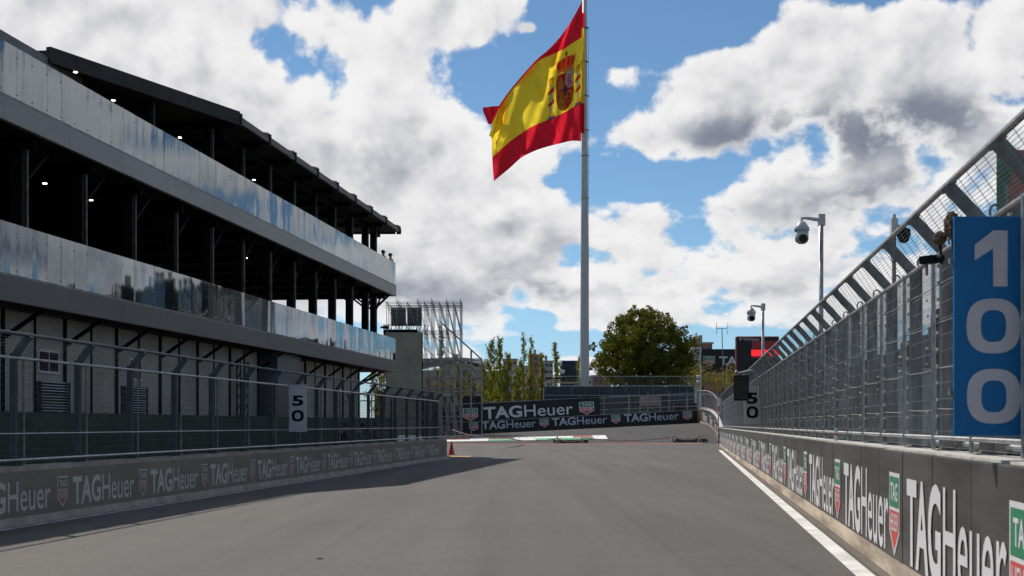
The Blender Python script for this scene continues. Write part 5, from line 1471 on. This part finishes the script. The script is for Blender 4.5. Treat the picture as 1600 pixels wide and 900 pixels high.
# ================================================================== people
def person(label, loc, rz, lean=0.0, shirt=None, vest=False, h=1.74, cap=False):
    t = thing('person', label, 'person', loc, rz)
    k = h/1.74
    J = {}; par = []
    def rot(p):                                   # bend the trunk forward (towards -y) about the hips
        x, y, z = p; z0 = .92
        if z <= z0: return Vector((x, y, z))*k
        c, s = math.cos(lean), math.sin(lean); return Vector((x, y*c-(z-z0)*s, z0+(z-z0)*c+y*s*0))*k
    pts = []; rad = []; edges = []
    def add_(p, r, parent=None, bend=True):
        pts.append(rot(p) if bend else Vector(p)*k); rad.append(r*k); i = len(pts)-1
        if parent is not None: edges.append((parent, i))
        return i
    pel = add_((0,0,.93), .135); ab = add_((0,0,1.10), .125, pel); ch = add_((0,-.01,1.30), .145, ab); nk = add_((0,-.01,1.47), .062, ch); hd = add_((0,-.03,1.58), .085, nk); cr2 = add_((0,-.02,1.66), .082, hd)
    for s in (-1, 1):
        hp = add_((s*.09,0,.86), .10, pel, False); kn = add_((s*.10,-.03,.48), .062, hp, False); an = add_((s*.10,.02,.10), .042, kn, False); add_((s*.11,-.14,.05), .040, an, False)
        sh = add_((s*.19,0,1.40), .065, ch); el_ = add_((s*.25,-.04 if not lean else -.16,1.13), .045, sh); wr = add_((s*.22,-.16 if not lean else -.34,.96 if not lean else 1.08), .033, el_); add_((s*.20,-.21 if not lean else -.42,.90 if not lean else 1.08), .036, wr)
    me = bpy.data.meshes.new('body'); me.from_pydata(pts, edges, []); o = bpy.data.objects.new('body', me); COL.objects.link(o)
    m = o.modifiers.new('skin', 'SKIN'); 
    for i, sv in enumerate(me.skin_vertices[0].data): sv.radius = (rad[i]*(1.25 if i in (pel, ab, ch) else 1), rad[i]*(.85 if i in (pel, ab, ch) else 1)); sv.use_root = (i == pel)
    m2 = o.modifiers.new('sub', 'SUBSURF'); m2.levels = 2; m2.render_levels = 2
    dg = bpy.context.evaluated_depsgraph_get(); nm = bpy.data.meshes.new_from_object(o.evaluated_get(dg)); bpy.data.objects.remove(o)
    nm.name = 'body'; nm.materials.clear()
    for mm in (shirt or M_DARKCLOTH, M_DARKCLOTH, M_SKIN): nm.materials.append(mm)
    hz = pts[nk]
    tip = [pts[-1], pts[-5]]
    for f in nm.polygons:
        c = f.center
        f.material_index = 2 if ((c-pts[hd]).length < .135*k and c.z > hz.z-.0) or any((c-q).length < .07*k for q in (pts[9+1], )) else (1 if c.z < .9*k else 0)
        f.use_smooth = True
    add('body', nm, t)
    mb = MB(); c = pts[cr2]
    mb.lathe([(.094*k,-.035*k),(.100*k,.03*k),(.085*k,.075*k),(.045*k,.10*k),(.01*k,.105*k)], c+Vector((0,.018,0)), 14); mb.build('hair', M_HAIR, t, smooth=True)
    if cap:
        mb = MB(); mb.lathe([(.106*k,.0),(.105*k,.05*k),(.08*k,.10*k),(.03*k,.122*k)], c+Vector((0,.012,0)), 14); mb.box(c.x-.06*k, c.x+.06*k, c.y-.17*k, c.y-.085*k, c.z+.004, c.z+.016); mb.build('cap', M_BLACK, t)
    if vest:
        mb = MB(); mb.lathe([(.165*k,1.0*k),(.185*k,1.15*k),(.195*k,1.30*k),(.17*k,1.43*k),(.09*k,1.47*k)], (0,-.005,0), 16); mb.build('vest', M_HIVIS, t, smooth=True)
    return t
def bpos(Y, L): return (.131*Y-L, Y)
x, y = bpos(68.8, 15.95); person('person in hi vis vest and dark cap at the upper balcony end, beside a colleague', (x, y, 9.15), R(70), 0, M_DARKCLOTH, True, 1.78, True)
x, y = bpos(69.6, 15.75); person('person in hi vis vest at the very corner of the upper balcony', (x, y, 9.15), R(80), 0, M_DARKCLOTH, True, 1.72, True)
x, y = bpos(55.6, 16.9); person('person with dark hair looking over the upper balcony glass near mid length', (x, y, 9.15), R(60), 0, M_GREYCLOTH, False, 1.80)
x, y = bpos(50.6, 16.7); person('person in grey standing in the dark upper balcony among the columns', (x, y, 9.15), R(65), 0, M_GREYCLOTH, False, 1.78)
for px, lab, sh, rz in ((527, 'person in dark clothes leaning on the pit wall, farthest left of three', M_DARKCLOTH, 75), (552, 'person in a grey shirt bent over the pit wall between two others', M_GREYCLOTH, 95), (573, 'person in dark clothes leaning on the pit wall nearest its far end', M_DARKCLOTH, 80)):
    Y = 11.55*2000/(1036-px); person(lab, (FL(11.55, Y), Y, 0), R(rz), R(28), sh, False, 1.72)
